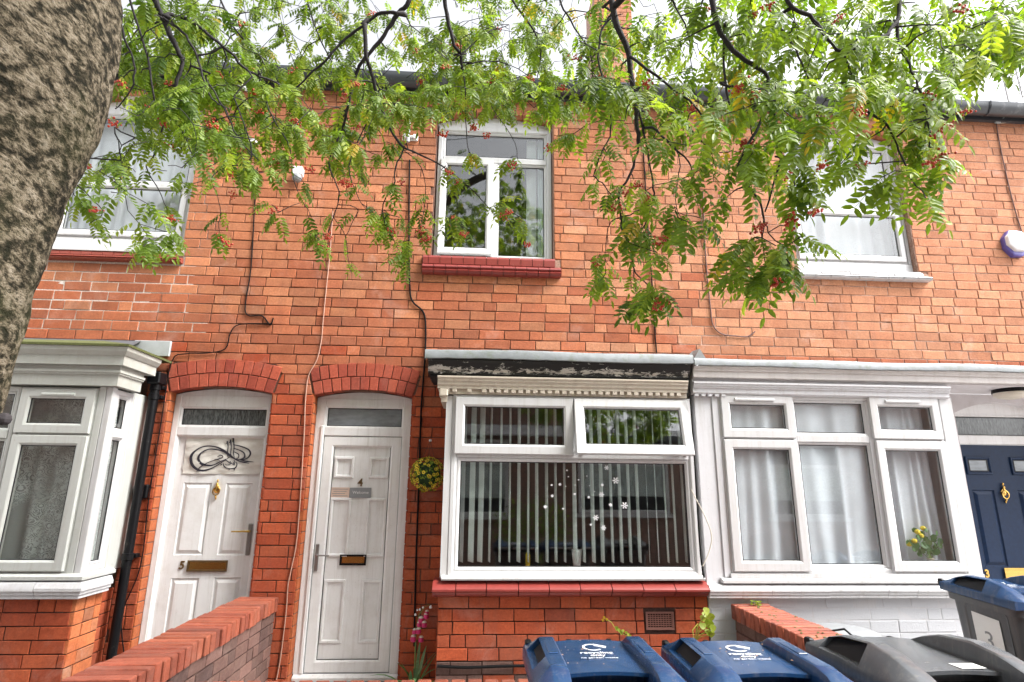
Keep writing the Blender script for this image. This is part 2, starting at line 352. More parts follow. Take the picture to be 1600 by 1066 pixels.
def lace(name, base, dens=.5, motif=10.0, flor=.5, sheer=.35):
    """net curtain: diffuse + translucent threads over see-through holes, floral motif denser"""
    m, n, b = nodes(name); n.nodes.remove(b); out = n.nodes['Material Output']
    v = pos(n, (1, .15, 1))
    vo = N(n, 'ShaderNodeTexVoronoi'); vo.feature = 'F1'; vo.inputs['Scale'].default_value = motif; n.links.new(v, vo.inputs['Vector'])
    w_ = N(n, 'ShaderNodeMath', operation='SINE'); n.links.new(mth(n, 'MULTIPLY', vo.outputs['Distance'], 46.0), w_.inputs[0])
    leafy = ramp(n, noise(n, v, motif*2.4, 3, .6, 1.2), [(.5, 0), (.56, 1.0)])
    msk = ramp(n, noise(n, v, 2.3, 2), [(.40, 0), (.55, 1.0)])
    fl = mth(n, 'MULTIPLY', mth(n, 'MAXIMUM', ramp(n, w_.outputs[0], [(.2, 0), (.5, 1.0)]), leafy), msk)
    al = mth(n, 'ADD', sheer, mth(n, 'MULTIPLY', fl, flor), clamp=True)
    df = N(n, 'ShaderNodeBsdfDiffuse'); df.inputs[0].default_value = (*base, 1); tl = N(n, 'ShaderNodeBsdfTranslucent'); tl.inputs[0].default_value = (*base, 1)
    a = N(n, 'ShaderNodeMixShader'); a.inputs[0].default_value = .25; n.links.new(df.outputs[0], a.inputs[1]); n.links.new(tl.outputs[0], a.inputs[2])
    tr = N(n, 'ShaderNodeBsdfTransparent'); k = N(n, 'ShaderNodeMixShader'); n.links.new(al, k.inputs[0]); n.links.new(tr.outputs[0], k.inputs[1]); n.links.new(a.outputs[0], k.inputs[2])
    n.links.new(k.outputs[0], out.inputs[0]); return m
M['lace5'] = lace('floral_lace', (.80,.90,.87), motif=15, flor=.42, sheer=.38)
M['lace3'] = lace('blue_white_net', (.88,.93,1.0), motif=34, flor=.12, sheer=.88)
M['netup'] = lace('white_net', (.80,.83,.86), motif=12, flor=.08, sheer=.88)
M['bluecur'] = simple('pale_blue_curtain', (.48,.58,.60), .8, var=.05)
def leafmat(name, a, b_, c_, tr=.45):
    m, n, b = nodes(name); oi = N(n, 'ShaderNodeObjectInfo'); at = N(n, 'ShaderNodeAttribute', attribute_name='tint')
    ad = N(n, 'ShaderNodeMix', data_type='RGBA', blend_type='ADD'); ad.inputs[0].default_value = 1
    n.links.new(oi.outputs['Color'], ad.inputs[6]); n.links.new(at.outputs['Color'], ad.inputs[7])
    sp = N(n, 'ShaderNodeSeparateColor'); n.links.new(ad.outputs[2], sp.inputs[0])
    c = ramp(n, sp.outputs[0], [(0, a), (.55, b_), (.92, c_), (1.0, (.42,.30,.03))])
    c = mixc(n, 1.0, c, ramp(n, noise(n, pos(n), 60, 3), [(.3, .8), (.7, 1.2)]), 'MULTIPLY')
    n.links.new(c, b.inputs['Base Color']); b.inputs['Roughness'].default_value = .42; b.inputs['Specular IOR Level'].default_value = .4
    tl = N(n, 'ShaderNodeBsdfTranslucent'); out = n.nodes['Material Output']
    c2 = mixc(n, 1.0, c, (1.6, 1.7, .55), 'MULTIPLY'); n.links.new(c2, tl.inputs[0])
    k = N(n, 'ShaderNodeMixShader'); k.inputs[0].default_value = tr; n.links.new(b.outputs[0], k.inputs[1]); n.links.new(tl.outputs[0], k.inputs[2])
    n.links.new(k.outputs[0], out.inputs[0]); return m
M['leaf'] = leafmat('rowan_leaf', (.07,.13,.020), (.19,.275,.035), (.36,.42,.065), .52)
M['grass'] = leafmat('strap_leaf', (.07,.16,.07), (.12,.24,.11), (.18,.30,.14), .3)
M['berry'] = simple('orange_red_berry', (.50,.045,.022), .3, var=.25, nscale=25)
M['yellow'] = simple('yellow_petal', (.72,.55,.03), .6, var=.2, nscale=80)
M['pinkp'] = simple('magenta_petal', (.50,.02,.13), .5, var=.3, nscale=40)
M['bark2'] = simple('dark_twig_bark', (.022,.018,.020), .85, var=.3, nscale=60, bmp=.6)
def bark():
    m, n, b = nodes('mottled_grey_bark')
    r1 = N(n, 'ShaderNodeMapping'); r1.inputs['Rotation'].default_value = (rad(10), rad(-32), 0); n.links.new(N(n, 'ShaderNodeNewGeometry').outputs['Position'], r1.inputs[0])
    s1 = N(n, 'ShaderNodeMapping'); s1.inputs['Scale'].default_value = (31, 40, 66); n.links.new(r1.outputs[0], s1.inputs[0]); v = s1.outputs[0]
    a = noise(n, v, 1.0, 7, .68, .25); q = noise(n, v, 2.6, 5, .7, .2); g = noise(n, pos(n), 3.5, 4); h = noise(n, pos(n), 9, 5, .6)
    k = mth(n, 'ADD', mth(n, 'MULTIPLY', a, .72), mth(n, 'MULTIPLY', h, .28))
    c = ramp(n, k, [(.41, (.016,.015,.010)), (.46, (.045,.038,.025)), (.505, (.15,.122,.083)), (.56, (.27,.225,.16)), (.68, (.38,.33,.26))])
    c = mixc(n, ramp(n, q, [(.36, .9), (.48, 0)]), c, (.02,.019,.012))
    c = mixc(n, mth(n, 'MULTIPLY', ramp(n, g, [(.48, 0), (.62, 1.0)]), .22), c, (.09,.10,.035))
    n.links.new(c, b.inputs['Base Color']); b.inputs['Roughness'].default_value = .95; b.inputs['Specular IOR Level'].default_value = .12
    bump(n, b, mth(n, 'ADD', k, mth(n, 'MULTIPLY', q, .5)), 1.0, .03); return m
M['bark'] = bark()
def facingmat():
    m, n, b = nodes('distant_brickwork'); v = pos(n)
    t = N(n, 'ShaderNodeTexBrick'); mp = N(n, 'ShaderNodeMapping'); mp.inputs['Rotation'].default_value = (rad(90), 0, 0); n.links.new(v, mp.inputs[0]); n.links.new(mp.outputs[0], t.inputs['Vector'])
    t.inputs['Scale'].default_value = 1; t.inputs['Brick Width'].default_value = .227; t.inputs['Row Height'].default_value = .088; t.inputs['Mortar Size'].default_value = .005
    t.inputs['Color1'].default_value = (.27,.15,.115,1); t.inputs['Color2'].default_value = (.21,.125,.10,1); t.inputs['Mortar'].default_value = (.14,.10,.08,1)
    n.links.new(t.outputs[0], b.inputs['Base Color']); b.inputs['Roughness'].default_value = .9; return m
M['facing'] = facingmat()
# ---------------------------------------------------------------- setting: ground
g = MB(); g.box(-60, 60, -60, 60, -.35, -.105); g.build('ground', M['pave'], kind='structure', label='concrete ground of the court between the houses')
g = MB(); g.add([(-12,-6,-.1),(14,-6,-.1),(14,-2.34,-.1),(-12,-2.34,-.1)], [(0,1,2,3)])
g.build('path', M['pave'], kind='structure', label='grey concrete footpath in front of the garden walls')
# ---------------------------------------------------------------- houses
h5 = thing('terraced_house', 'orange brick house with white door number 5 and splayed white bay window', 'house', (-3.2, 0, -.1), 'terraced houses in the row')
h4 = thing('terraced_house', 'brick house with white door number 4 and red tiled sill under its wide window', 'house', (.2, 0, -.1), 'terraced houses in the row')
h3 = thing('terraced_house', 'house with white painted bay, navy door and white sill under its upper window', 'house', (3.6, 0, -.1), 'terraced houses in the row')
HC, BW, JT = .0877, .227, .0082     # course height, brick pitch, joint
class Rect:
    def __init__(s, u0, u1, z0, z1): s.a = (u0, u1, z0, z1)
    def iv(s, z): u0, u1, z0, z1 = s.a; return (u0, u1) if z0 < z < z1 else None
class Arch:
    """segmental arch: centre x, half width a, springing zs, rise r, total ring height hr"""
    def __init__(s, cx, a, zs, r, hr): s.cx, s.hw, s.zs, s.r, s.hr = cx, a, zs, r, hr; s.R = (a*a + r*r)/(2*r); s.zc = zs + r - s.R; s.th = math.asin(a / s.R)
    def iv(s, z):
        Ro = s.R + s.hr + JT
        if z < s.zs or z > s.zc + Ro: return None
        # skewback line through the centre at angle th
        w_skew = (z - s.zc) * math.tan(s.th) + .008
        d = Ro*Ro - (z - s.zc)**2
        w_out = math.sqrt(d) if d > 0 else 0
        w_ = min(w_skew, w_out); return (s.cx - w_, s.cx + w_)
POOL = {}    # house -> list of candidate bricks
MESHC = {}
def brick_mesh(w_, h_, d_, var, mat, slant=None):
    """front face at local y=0 facing -y; slant = (dl_bot, dl_top, dr_bot, dr_top)"""
    key = (round(w_, 3), round(h_, 3), var, mat.name) if slant is None else None
    if key and key in MESHC: return MESHC[key]
    rr = random.Random(hash((round(w_*1000), round(h_*1000), var)) & 0xffff)
    c = .0032; j = lambda: rr.uniform(-.0022, .0022)
    hw, hh = w_/2, h_/2; s = slant or (0, 0, 0, 0)
    cor = [(-hw+s[0], -hh), (hw+s[2], -hh), (hw+s[3], hh), (-hw+s[1], hh)]
    v = []
    for x, z in cor:
        ix = x + (c if x < 0 else -c) + j(); iz = z + (c if z < 0 else -c) + j()
        v.append((ix, rr.uniform(-.0012, .0012), iz))
    for x, z in cor: v.append((x + j(), c*.9, z + j()))
    for x, z in cor: v.append((x, d_, z))
    f = [(0,1,2,3)]
    for k in range(4): n_ = (k+1) % 4; f.append((4+k, 4+n_, n_, k)); f.append((8+k, 8+n_, 4+n_, 4+k))
    if key:
        mb = MB(); mb.add(v, f); me = mb.mesh('brick', mat); MESHC[key] = me; return me
    return v, f
def put(house, cx, cz, w_, h_, mat, frame, slant=None, name='brick', d_=.05, rotn=0.0, proud=None, tint=None):
    """candidate brick: frame=(origin, dir) ; centre at u=cx, z=cz ; rotn = in-plane rotation"""
    tint = tint or (R.random(), R.random(), R.random())
    o, d = frame; n_ = Vector((d.y, -d.x, 0)); ctr = o + d * cx + Vector((0, 0, cz))
    pr = proud if proud is not None else R.uniform(-.001, .0035)
    ctr = ctr + n_ * pr
    M4 = Matrix.Translation(ctr) @ Matrix((d, -n_, Vector((0,0,1)))).transposed().to_4x4() @ Matrix.Rotation(rotn, 4, 'Y') @ Euler((R.uniform(-.012,.012), R.uniform(-.006,.006), R.uniform(-.006,.006))).to_matrix().to_4x4()
    q = proj(ctr); area = 0
    if q and -30 < q[0] < 1630 and -30 < q[1] < 1096:
        view = (CAM - ctr).normalized().dot(n_)
        area = w_ * h_ * (F_PX / q[2])**2 * max(0.02, view)
    POOL.setdefault((house, name), []).append((area, w_, h_, d_, mat, M4, slant, tint, R.randrange(3)))
def flush():
    for (house, name), L in POOL.items():
        L.sort(key=lambda t: -t[0]); joined = {}
        for i, (area, w_, h_, d_, mat, M4, slant, tint, var) in enumerate(L):
            if i < 300 and area > 40:
                if slant is None: me = brick_mesh(round(w_, 3), round(h_, 3), d_, var, mat)
                else:
                    v, f = brick_mesh(w_, h_, d_, var, mat, slant); mb = MB(); mb.add(v, f); me = mb.mesh('brick', mat)
                o = link(bpy.data.objects.new(name, me)); o.parent = house
                o.matrix_basis = Matrix.Translation(-WO[house]) @ M4; o.color = (*tint, 1)
            else:
                if slant is None: me_ = brick_mesh(round(w_, 3), round(h_, 3), d_, var, mat); v = [x.co for x in me_.vertices]; f = [tuple(p.vertices) for p in me_.polygons]
                else: v, f = brick_mesh(w_, h_, d_, var, mat, slant)
                joined.setdefault(mat.name, (mat, MB()))[1].add([M4 @ Vector(x) for x in v], f, tint)
        for mat, mb in joined.values(): mb.build('brickwork', mat, house, kind='stuff')
def courses(house_of, frame, u0, u1, z0, z1, holes, mat_of, header=.14, seed=0, hc=HC, bwid=BW, wob=.0):
    rr = random.Random(seed); k = 0; z = z0
    while z < z1 - .02:
        zt = min(z + hc, z1); zb = z + JT/2; zu = zt - JT/2; zm = (z + zt)/2
        u = u0 - (bwid/2 if k % 2 else 0) - rr.uniform(0, .02) - (0 if u0 > -3 and u1 - u0 < 3 else rr.uniform(0, .2))
        blocks = []
        for h in holes:
            m_ = h.iv(zm)
            if m_:
                b_ = h.iv(zb) or m_; t_ = h.iv(zu) or m_; blocks.append((b_, t_, m_))
        while u < u1:
            L = bwid/2 if rr.random() < header else bwid
            a, b_ = max(u, u0), min(u + L, u1); u += L
            segs = [((a, a), (b_, b_))]
            for hb, ht, hm in blocks:
                new = []
                for (l, r_) in segs:
                    lm, rm = sum(l)/2, sum(r_)/2
                    if rm <= hm[0] or lm >= hm[1]: new.append((l, r_)); continue
                    if lm < hm[0]: new.append((l, (hb[0]-JT/2, ht[0]-JT/2)))
                    if rm > hm[1]: new.append(((hb[1]+JT/2, ht[1]+JT/2), r_))
                segs = new
            for (l, r_) in segs:
                lm, rm = sum(l)/2, sum(r_)/2; w_ = rm - lm - JT
                if w_ < .022: continue
                cx = (lm + rm)/2; sl_ = (l[0]-lm, l[1]-lm, r_[0]-rm, r_[1]-rm)
                hs = house_of(cx)
                put(hs, cx, (zb + zu)/2 + wob*math.sin(cx*1.3+z), w_, zu - zb, mat_of(cx, zm), frame, slant=sl_ if max(map(abs, sl_)) > .004 else None)
        z = zt; k += 1
def arch_ring(house, A, frame, n, h0, h1, mat, name='arch_brick'):
    """one ring of voussoirs between radii R+h0 and R+h1"""
    Ri, Ro = A.R + h0 + JT/2, A.R + h1 - JT/2
    for i in range(n):
        t = -A.th + 2*A.th*(i+.5)/n; hw = A.th/n; Rm = (Ri+Ro)/2
        w_ = 2*hw*Rm - JT*.8; dl = hw*(Ro-Rm)
        put(house, A.cx + Rm*math.sin(t), A.zc + Rm*math.cos(t), w_, Ro-Ri, mat, frame, slant=(dl*1, -dl*1, -dl, dl), name=name, d_=.10, rotn=t, proud=.004, tint=(R.random(), R.uniform(.2, .8), R.random()*.5))
def slab(house, frame, u0, u1, z0, z1, holes, mat, thick=.2, back=.008, name='wall'):
    """mortar body behind the bricks, with rectangular holes"""
    us = sorted({u0, u1, *[min(max(h[i], u0), u1) for h in holes for i in (0, 1)]}); zs = sorted({z0, z1, *[min(max(h[i], z0), z1) for h in holes for i in (2, 3)]})
    o, d = frame; n_ = Vector((d.y, -d.x, 0)); mb = MB()
    for a, b_ in zip(us, us[1:]):
        for c, e in zip(zs, zs[1:]):
            if any(h[0]-1e-6 <= a and b_ <= h[1]+1e-6 and h[2]-1e-6 <= c and e <= h[3]+1e-6 for h in holes): continue
            q = MB(); q.box(a, b_, back, thick, c, e)
            mb.add([o + d*x + (-n_)*y + Vector((0,0,z)) for x, y, z in q.v], q.f)
    return mb.build(name, mat, house)
FW = (Vector((0,0,0)), Vector((1,0,0)))
A5 = Arch(-2.178, .4225, 2.25, .055, .245); A4 = Arch(-.982, .4175, 2.243, .055, .245)
AU4 = Arch(.11, .57, 5.02, .09, .115); AU5 = Arch(-3.31, .61, 5.02, .09, .115); AU3 = Arch(3.64, .60, 5.02, .09, .115)
W5 = (-3.92, -2.70, 3.50, 5.02); W4 = (-.46, .68, 3.55, 5.02); W3 = (3.04, 4.24, 3.53, 5.02)
S5 = (-3.95, -2.665, 3.405, 3.51); S4 = (-.535, .74, 3.375, 3.565); S3 = (3.025, 4.325, 3.45, 3.545)
ZT = 5.30
holes = [Rect(-2.60, -1.755, -.2, 2.25), A5, Rect(-1.40, -.565, -.2, 2.243), A4, AU4, AU5, AU3,
         *[Rect(*q) for q in (W5, W4, W3)], *[Rect(*q) for q in (S5, S4, S3)],
         Rect(-9, -2.80, -.2, 2.665), Rect(-.24, 9, -.2, 2.60)]
def house_of(x): return h5 if x < -1.58 else h4 if x < 1.83 else h3
def wallmat(x, z):
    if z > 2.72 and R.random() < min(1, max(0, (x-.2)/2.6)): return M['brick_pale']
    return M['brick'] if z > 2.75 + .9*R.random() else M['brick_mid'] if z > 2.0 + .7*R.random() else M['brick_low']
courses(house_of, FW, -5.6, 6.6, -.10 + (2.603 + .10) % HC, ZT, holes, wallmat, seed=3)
arch_ring(h5, A5, FW, 11, 0, .12, M['arch']); arch_ring(h5, A5, FW, 12, .12, .245, M['arch'])
arch_ring(h4, A4, FW, 11, 0, .12, M['arch']); arch_ring(h4, A4, FW, 12, .12, .245, M['arch'])
for hh_, A_ in ((h5, AU5), (h4, AU4), (h3, AU3)): arch_ring(hh_, A_, FW, 15, 0, .115, M['brick'])
hr = lambda q, zt: (q[0], q[1], q[2], zt)
for hh_, a, b_, m_, hs in ((h5, -5.6, -1.58, 'mortar5', [hr(W5, 5.105), (-2.60,-1.755,-.2,2.30), (-9,-2.86,-.2,2.60)]),
                           (h4, -1.58, 1.83, 'mortar4', [hr(W4, 5.105), (-1.40,-.565,-.2,2.293), (-.16,9,-.2,2.56)]),
                           (h3, 1.83, 6.6, 'mortar3', [hr(W3, 5.105), (-9,9,-.2,2.56)])):
    slab(hh_, FW, a, b_, -.12, ZT-.005, hs, M[m_], back=.004 if hh_ is h3 else .008)
mrt = mortar('white_repointing', (.60,.53,.48), (.66,.60,.56)); rq = random.Random(5); zr = 2.603 + HC*2; q = MB(); k_ = 0
while zr < 3.39:
    xe = rq.choice((-2.72, -2.66, -2.9, -2.45, -2.38, -2.55)); q.box(-5.6, xe, .0022, .0079, zr + .0001*k_, min(zr + HC, 3.40)); zr += HC; k_ += 1
q.build('repointed_mortar', mrt, h5)
# door reveals: bricks turning the corner, left ones coloured brighter as if lit
for hh_, x in ((h5, -2.60), (h4, -1.40)):
    mb = MB(); z = -.1
    fr = (Vector((x, 0, 0)), Vector((0, 1, 0)))
    k = 0
    while z < 2.2:
        a = .004; b_ = .098
        mb.cbox(x-.03, x+.004, a, b_, z+JT/2, z+HC-JT/2, .003); z += HC; k += 1
    mb.build('reveal_brick', M['reveal'], hh_, kind='stuff')
for hh_, x in ((h5, -1.755), (h4, -.565)):
    mb = MB(); z = -.1
    while z < 2.2: mb.cbox(x-.004, x+.03, .004, .098, z+JT/2, z+HC-JT/2, .003); z += HC
    mb.build('reveal_brick', M['brick_low'], hh_, kind='stuff')
# rooms behind the walls
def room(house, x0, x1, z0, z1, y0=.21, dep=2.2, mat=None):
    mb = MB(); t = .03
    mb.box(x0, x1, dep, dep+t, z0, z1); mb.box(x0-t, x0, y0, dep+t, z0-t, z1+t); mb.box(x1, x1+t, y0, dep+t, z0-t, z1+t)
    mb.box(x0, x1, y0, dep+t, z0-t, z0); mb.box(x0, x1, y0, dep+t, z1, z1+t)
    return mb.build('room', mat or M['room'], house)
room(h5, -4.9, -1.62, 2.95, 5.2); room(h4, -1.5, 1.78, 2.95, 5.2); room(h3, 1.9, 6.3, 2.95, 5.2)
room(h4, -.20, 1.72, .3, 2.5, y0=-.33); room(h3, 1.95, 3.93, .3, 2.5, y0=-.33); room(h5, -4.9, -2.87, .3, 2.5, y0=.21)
# ---------------------------------------------------------------- windows
def win_part(house, name, x0, x1, z0, z1, w_, yf, yb, mat, T=None, lip=.012, label=None):
    mb = MB(); mb.ring(x0, x1, z0, z1, w_, yf, yb, T=T, lip=lip); return mb.build(name, mat, house, label=label)
def TT(T): return T if T else (lambda p: p)
def glaze(par, x0, x1, z0, z1, y, T=None, mat=None, gasket=True):
    """glass pane with its black gasket"""
    T = TT(T); mb = MB(); q = MB(); q.box(x0-.004, x1+.004, y+.006, y+.010, z0-.004, z1+.004); mb.add([T(p) for p in q.v], q.f)
    o = mb.build('pane', mat or M['glass'], par)
    if gasket:
        g_ = MB(); w_ = .007
        for a in ((x0, x1, z0, z0+w_), (x0, x1, z1-w_, z1), (x0, x0+w_, z0+w_, z1-w_), (x1-w_, x1, z0+w_, z1-w_)):
            q = MB(); q.box(a[0], a[1], y+.001, y+.0055, a[2], a[3]); g_.add([T(p) for p in q.v], q.f)
        g_.build('gasket', M['rubber'], par)
    return o
def sash(par, x0, x1, z0, z1, yf, mat, w_=.068, T=None, name='sash'):
    s = win_part(par, name, x0, x1, z0, z1, w_, yf, yf+.045, mat, T)
    glaze(par, x0+w_, x1-w_, z0+w_, z1-w_, yf+.014, T); return s
def bar(par, x0, x1, z0, z1, yf, yb, mat, name='bar', T=None, c=.004):
    T = TT(T); q = MB(); q.cbox(x0, x1, yf, yb, z0, z1, c); q.v = [T(p) for p in q.v]; return q.build(name, mat, par)
def vent(par, x0, x1, z, y, mat, T=None):
    T = TT(T); q = MB(); q.prof(x0, x1, [(y, z-.010), (y-.014, z-.012), (y-.016, z-.002), (y-.006, z+.010), (y, z+.011)]); q.v = [T(p) for p in q.v]
    return q.build('trickle_vent', mat, par)
def beads(par, x0, x1, z0, z1, yf, mat, w_=.03, name='glazing_bead', T=None):
    """bead round a fixed pane"""
    win_part(par, name, x0, x1, z0, z1, w_, yf, yf+.04, mat, T); glaze(par, x0+w_, x1-w_, z0+w_, z1-w_, yf+.014, T)
def curtain(name, label, cat, x0, x1, z0, z1, y, mat, amp=.025, folds=14, seed=0, gather=.0, group=None, hem=False, T=None):
    rr = random.Random(seed); T = TT(T); nu = folds*10; nv = 14; v = []; ph = [rr.uniform(0, 6.28) for _ in range(4)]
    for j in range(nv+1):
        t = j/nv; z = z1 + (z0 - z1)*t
        for i in range(nu+1):
            s_ = i/nu; x = x0 + (x1-x0)*s_ + gather*(t**2)*math.sin(s_*9+ph[3])
            a = amp*(.45 + .55*t)
            yy = y + a*(.55+.45*math.sin(s_*folds*1.9+ph[3]))*math.sin(s_*folds*6.283 + ph[0] + 2.2*math.sin(s_*7+ph[1]) + 1.3*math.sin(s_*19+ph[2]) + .9*t*math.sin(s_*5+ph[1])) + a*.5*math.sin(s_*folds*2.7+ph[2]+t)
            zz = z + (.02*abs(math.sin(s_*folds*3.14)) if hem and j == nv else 0)
            v.append(T((x, yy, zz)))
    f = [(j*(nu+1)+i, j*(nu+1)+i+1, (j+1)*(nu+1)+i+1, (j+1)*(nu+1)+i) for j in range(nv) for i in range(nu)]
    mb = MB(); mb.add(v, f); return mb.build(name, mat, None, smooth=True, label=label, cat=cat, group=group)
def arch_board(par, A, z0, yf, yb, mat, name='head_board', ins=.0, dz=-.004):
    """white board filling the space under a segmental arch"""
    n = 14; a = A.hw - ins; v = []
    for i in range(n+1):
        x = A.cx - a + 2*a*i/n; z = A.zc + math.sqrt(A.R**2 - (x-A.cx)**2) + dz
        v += [(x, yf, z0), (x, yf, z), (x, yb, z0), (x, yb, z)]
    f = []
    for i in range(n):
        b = i*4; c = b+4; f += [(b, c, c+1, b+1), (b+1, c+1, c+3, b+3), (b+2, b+3, c+3, c+2), (b, b+2, c+2, c)]
    f += [(0,1,3,2), (n*4, n*4+2, n*4+3, n*4+1)]
    mb = MB(); mb.add(v, f); return mb.build(name, mat, par)
up = M['upvc']
# upper window of number 4
YW = .075
x0, x1, z0, z1 = W4
w = win_part(h4, 'window', x0+.012, x1-.006, z0+.004, 4.985, .05, YW, YW+.07, up, label='upstairs window with a transom light over two casements')
arch_board(w, AU4, 4.985, YW+.01, YW+.06, up)
bar(w, x0+.062, x1-.056, 4.598, 4.648, YW+.003, YW+.06, up, 'transom')
bar(w, .088, .138, z0+.054, 4.598, YW+.005, YW+.06, up, 'mullion')
beads(w, x0+.062, x1-.056, 4.648, 4.935, YW+.012, up, .022)
beads(w, .138, x1-.056, z0+.054, 4.598, YW+.012, up, .022)
# left casement, held slightly open at the bottom
def tilt(xc, zt, yf, ang):
    c, s = math.cos(ang), math.sin(ang)
    def T(p): dz = zt - p[2]; dy = p[1] - yf; return (p[0], yf - dz*s + dy*c, zt - dz*c - dy*s)
    return T
sash(w, x0+.045, .098, z0+.058, 4.615, YW-.022, up, .064, T=tilt(0, 4.615, YW-.022, rad(1.6)))
q = MB(); q.prof(x0-.0, x1+.0, [(.07, z0+.003), (-.012, z0-.002), (-.012, z0+.012), (.07, z0+.03)]); q.build('sill_board', up, w)
# blind stack and curtain edge inside
vb = thing('vertical_blind', 'stacked pale slats of a vertical blind behind the upstairs window over the red sill', 'blind', (.5, .2, 3.6))
for i in range(9):
    xx = .44 + i*.011
    q = MB(); q.cbox(xx, xx+.0035, .17, .25, z0+.05, 4.93, .001); q.build('blind_slat', M['blindw'], vb)
curtain('curtain', 'pale green curtain edge at the right of the upstairs window over the red sill', 'curtain', .55, .66, z0+.04, 4.95, .20, M['bluecur'], .012, 2, 5)
# upper windows of 5 and 3: vertical sliders with net curtains
for hh_, W_, A_, seed, um in ((h5, W5, AU5, 1, M['upvc']), (h3, W3, AU3, 2, M['upvc'])):
    x0, x1, z0, z1 = W_
    zb = 3.655 if hh_ is h5 else 3.66
    w = win_part(hh_, 'window', x0+.03, x1-.03, zb, 4.985, .045, .07, .14, um, label='upstairs window with two lights one above the other')
    arch_board(w, A_, 4.985, .08, .14, um, ins=.03)
    bar(w, x0+.001, x1-.001, z0+.035, zb-.001, .055, .13, um, 'sub_sill')
    for a in ((x0+.001, x0+.03), (x1-.03, x1-.001)): bar(w, a[0], a[1], zb, 4.98, .058, .13, um, 'side_board')
    zm = 4.215
    bar(w, x0+.075, x1-.075, zm-.028, zm+.028, .074, .13, um, 'transom')
    beads(w, x0+.075, x1-.075, zm+.028, 4.94, .082, um, .022)
    sash(w, x0+.055, x1-.055, zb+.022, zm+.004, .046, um, .058)
    vent(w, x0+.30, x1-.38, zm+.012, .073, um)
    q = MB(); q.prof(x0+.005, x1-.005, [(.07, z0), (-.035, z0-.002), (-.035, z0+.014), (.07, z0+.035)]); q.build('sill_board', um, w)
    curtain('net_curtain', 'white net curtain hanging behind the upstairs window above the ' + ('white sill' if hh_ is h3 else 'brown tiled sill beside the trunk'), 'net curtain',
            x0+.03, x1-.03, z0+.05, 4.95, .235, M['netup'], .028, 9, seed)
# ---------------------------------------------------------------- tiled sills upstairs
def tiled_sill(house, S, n, mat, y=-.055, two=True, mold=True, jit=.0):
    x0, x1, z0, z1 = S; base = MB(); base.box(x0+.004, x1-.004, y+.03, .05, z0+.004, z1-.014); s = base.build('sill', M['mortar4'], house)
    wt = (x1-x0)/n
    for i in range(n):
        a = x0 + i*wt + .0025; b_ = a + wt - .005; j = R.uniform(-.002, .002)*(1+jit)
        hmid = z0 + (z1-z0)*.52 if two else z1 - .015
        pr = []
        for k in range(7):       # ovolo nose
            t = k/6*math.pi; pr.append((y + .012 - .020*abs(math.sin(2*t)) - .008*math.sin(t) + j, z0 + .004 + (hmid - z0 - .010)*(k/6)))
        pr = [(.03, z0+.002)] + pr + [(.03, hmid-.004)]
        q = MB(); q.prof(a, b_, pr); setsmooth(q.build('tile', mat, s), 50)
        if two:
            off = wt*.5
            a2 = max(x0+.004, a - off + .0); b2 = min(x1-.004, a2 + wt - .005) if i else a + wt*.5 - .005
            q = MB(); q.prof(a2, b2, [(.055, hmid), (y+.010+j, hmid), (y+.010+j, z1-.030), (y+.022+j, z1-.008), (.055, z1)]); q.build('tile', mat, s)
    return s
tiled_sill(h4, S4, 12, M['redtile']); tiled_sill(h5, S5, 14, M['browntile'], y=-.04); tiled_sill(h3, S3, 9, M['whitetile'], y=-.05, jit=2)
q = MB(); q.box(W5[0], W5[1], .03, .10, 3.50, 3.54); q.build('sill_board', M['upvc5'], h5)
# ---------------------------------------------------------------- bay of number 4
YB = -.42
F4 = (Vector((0, YB+.02, 0)), Vector((1, 0, 0)))
VN4 = (1.285, 1.51, .475, .61)
courses(lambda x: h4, F4, -.255, 1.775, -.10 + (.716+.10) % HC, .715, [Rect(*VN4)], lambda x, z: M['brick_low'] if z > .32 else M['purple'] if R.random() < .45 else M['brick_low'], seed=11, header=.08)
q = MB(); q.box(-.248, 1.775, YB+.028, -.22, -.11, .708); q.build('wall', M['mortarlow'], h4)
FS = (Vector((-.255, -.0, 0)), Vector((0, -1, 0)))   # left return, seen only from the left
courses(lambda x: h4, (Vector((-.255, 0, 0)), Vector((0,-1,0))), .002, .39, -.10 + (.716+.10) % HC, .715, [], lambda x, z: M['brick_low'], seed=12)
# air brick
def airbrick(house, q4, y, fm, nx, nz, label=None):
    x0, x1, z0, z1 = q4; mb = MB(); mb.ring(x0, x1, z0, z1, .012, y-.006, y+.02, lip=.003); s = mb.build('air_brick', fm, house)
    b_ = MB(); b_.box(x0+.01, x1-.01, y+.016, y+.018, z0+.01, z1-.01); b_.build('air_brick_back', M['dark'], s)
    g_ = MB()
    for i in range(1, nx): xx = x0+.012+(x1-x0-.024)*i/nx; g_.box(xx-.002, xx+.002, y+.002, y+.012, z0+.012, z1-.012)
    for i in range(1, nz): zz = z0+.012+(z1-z0-.024)*i/nz; g_.box(x0+.012, x1-.012, y-.001, y+.001, zz-.003, zz+.003)
    g_.build('grille', fm, s); return s
airbrick(h4, (VN4[0]+.01, VN4[1]-.01, VN4[2]+.01, VN4[3]-.008), YB+.02, M['terra'], 9, 7)
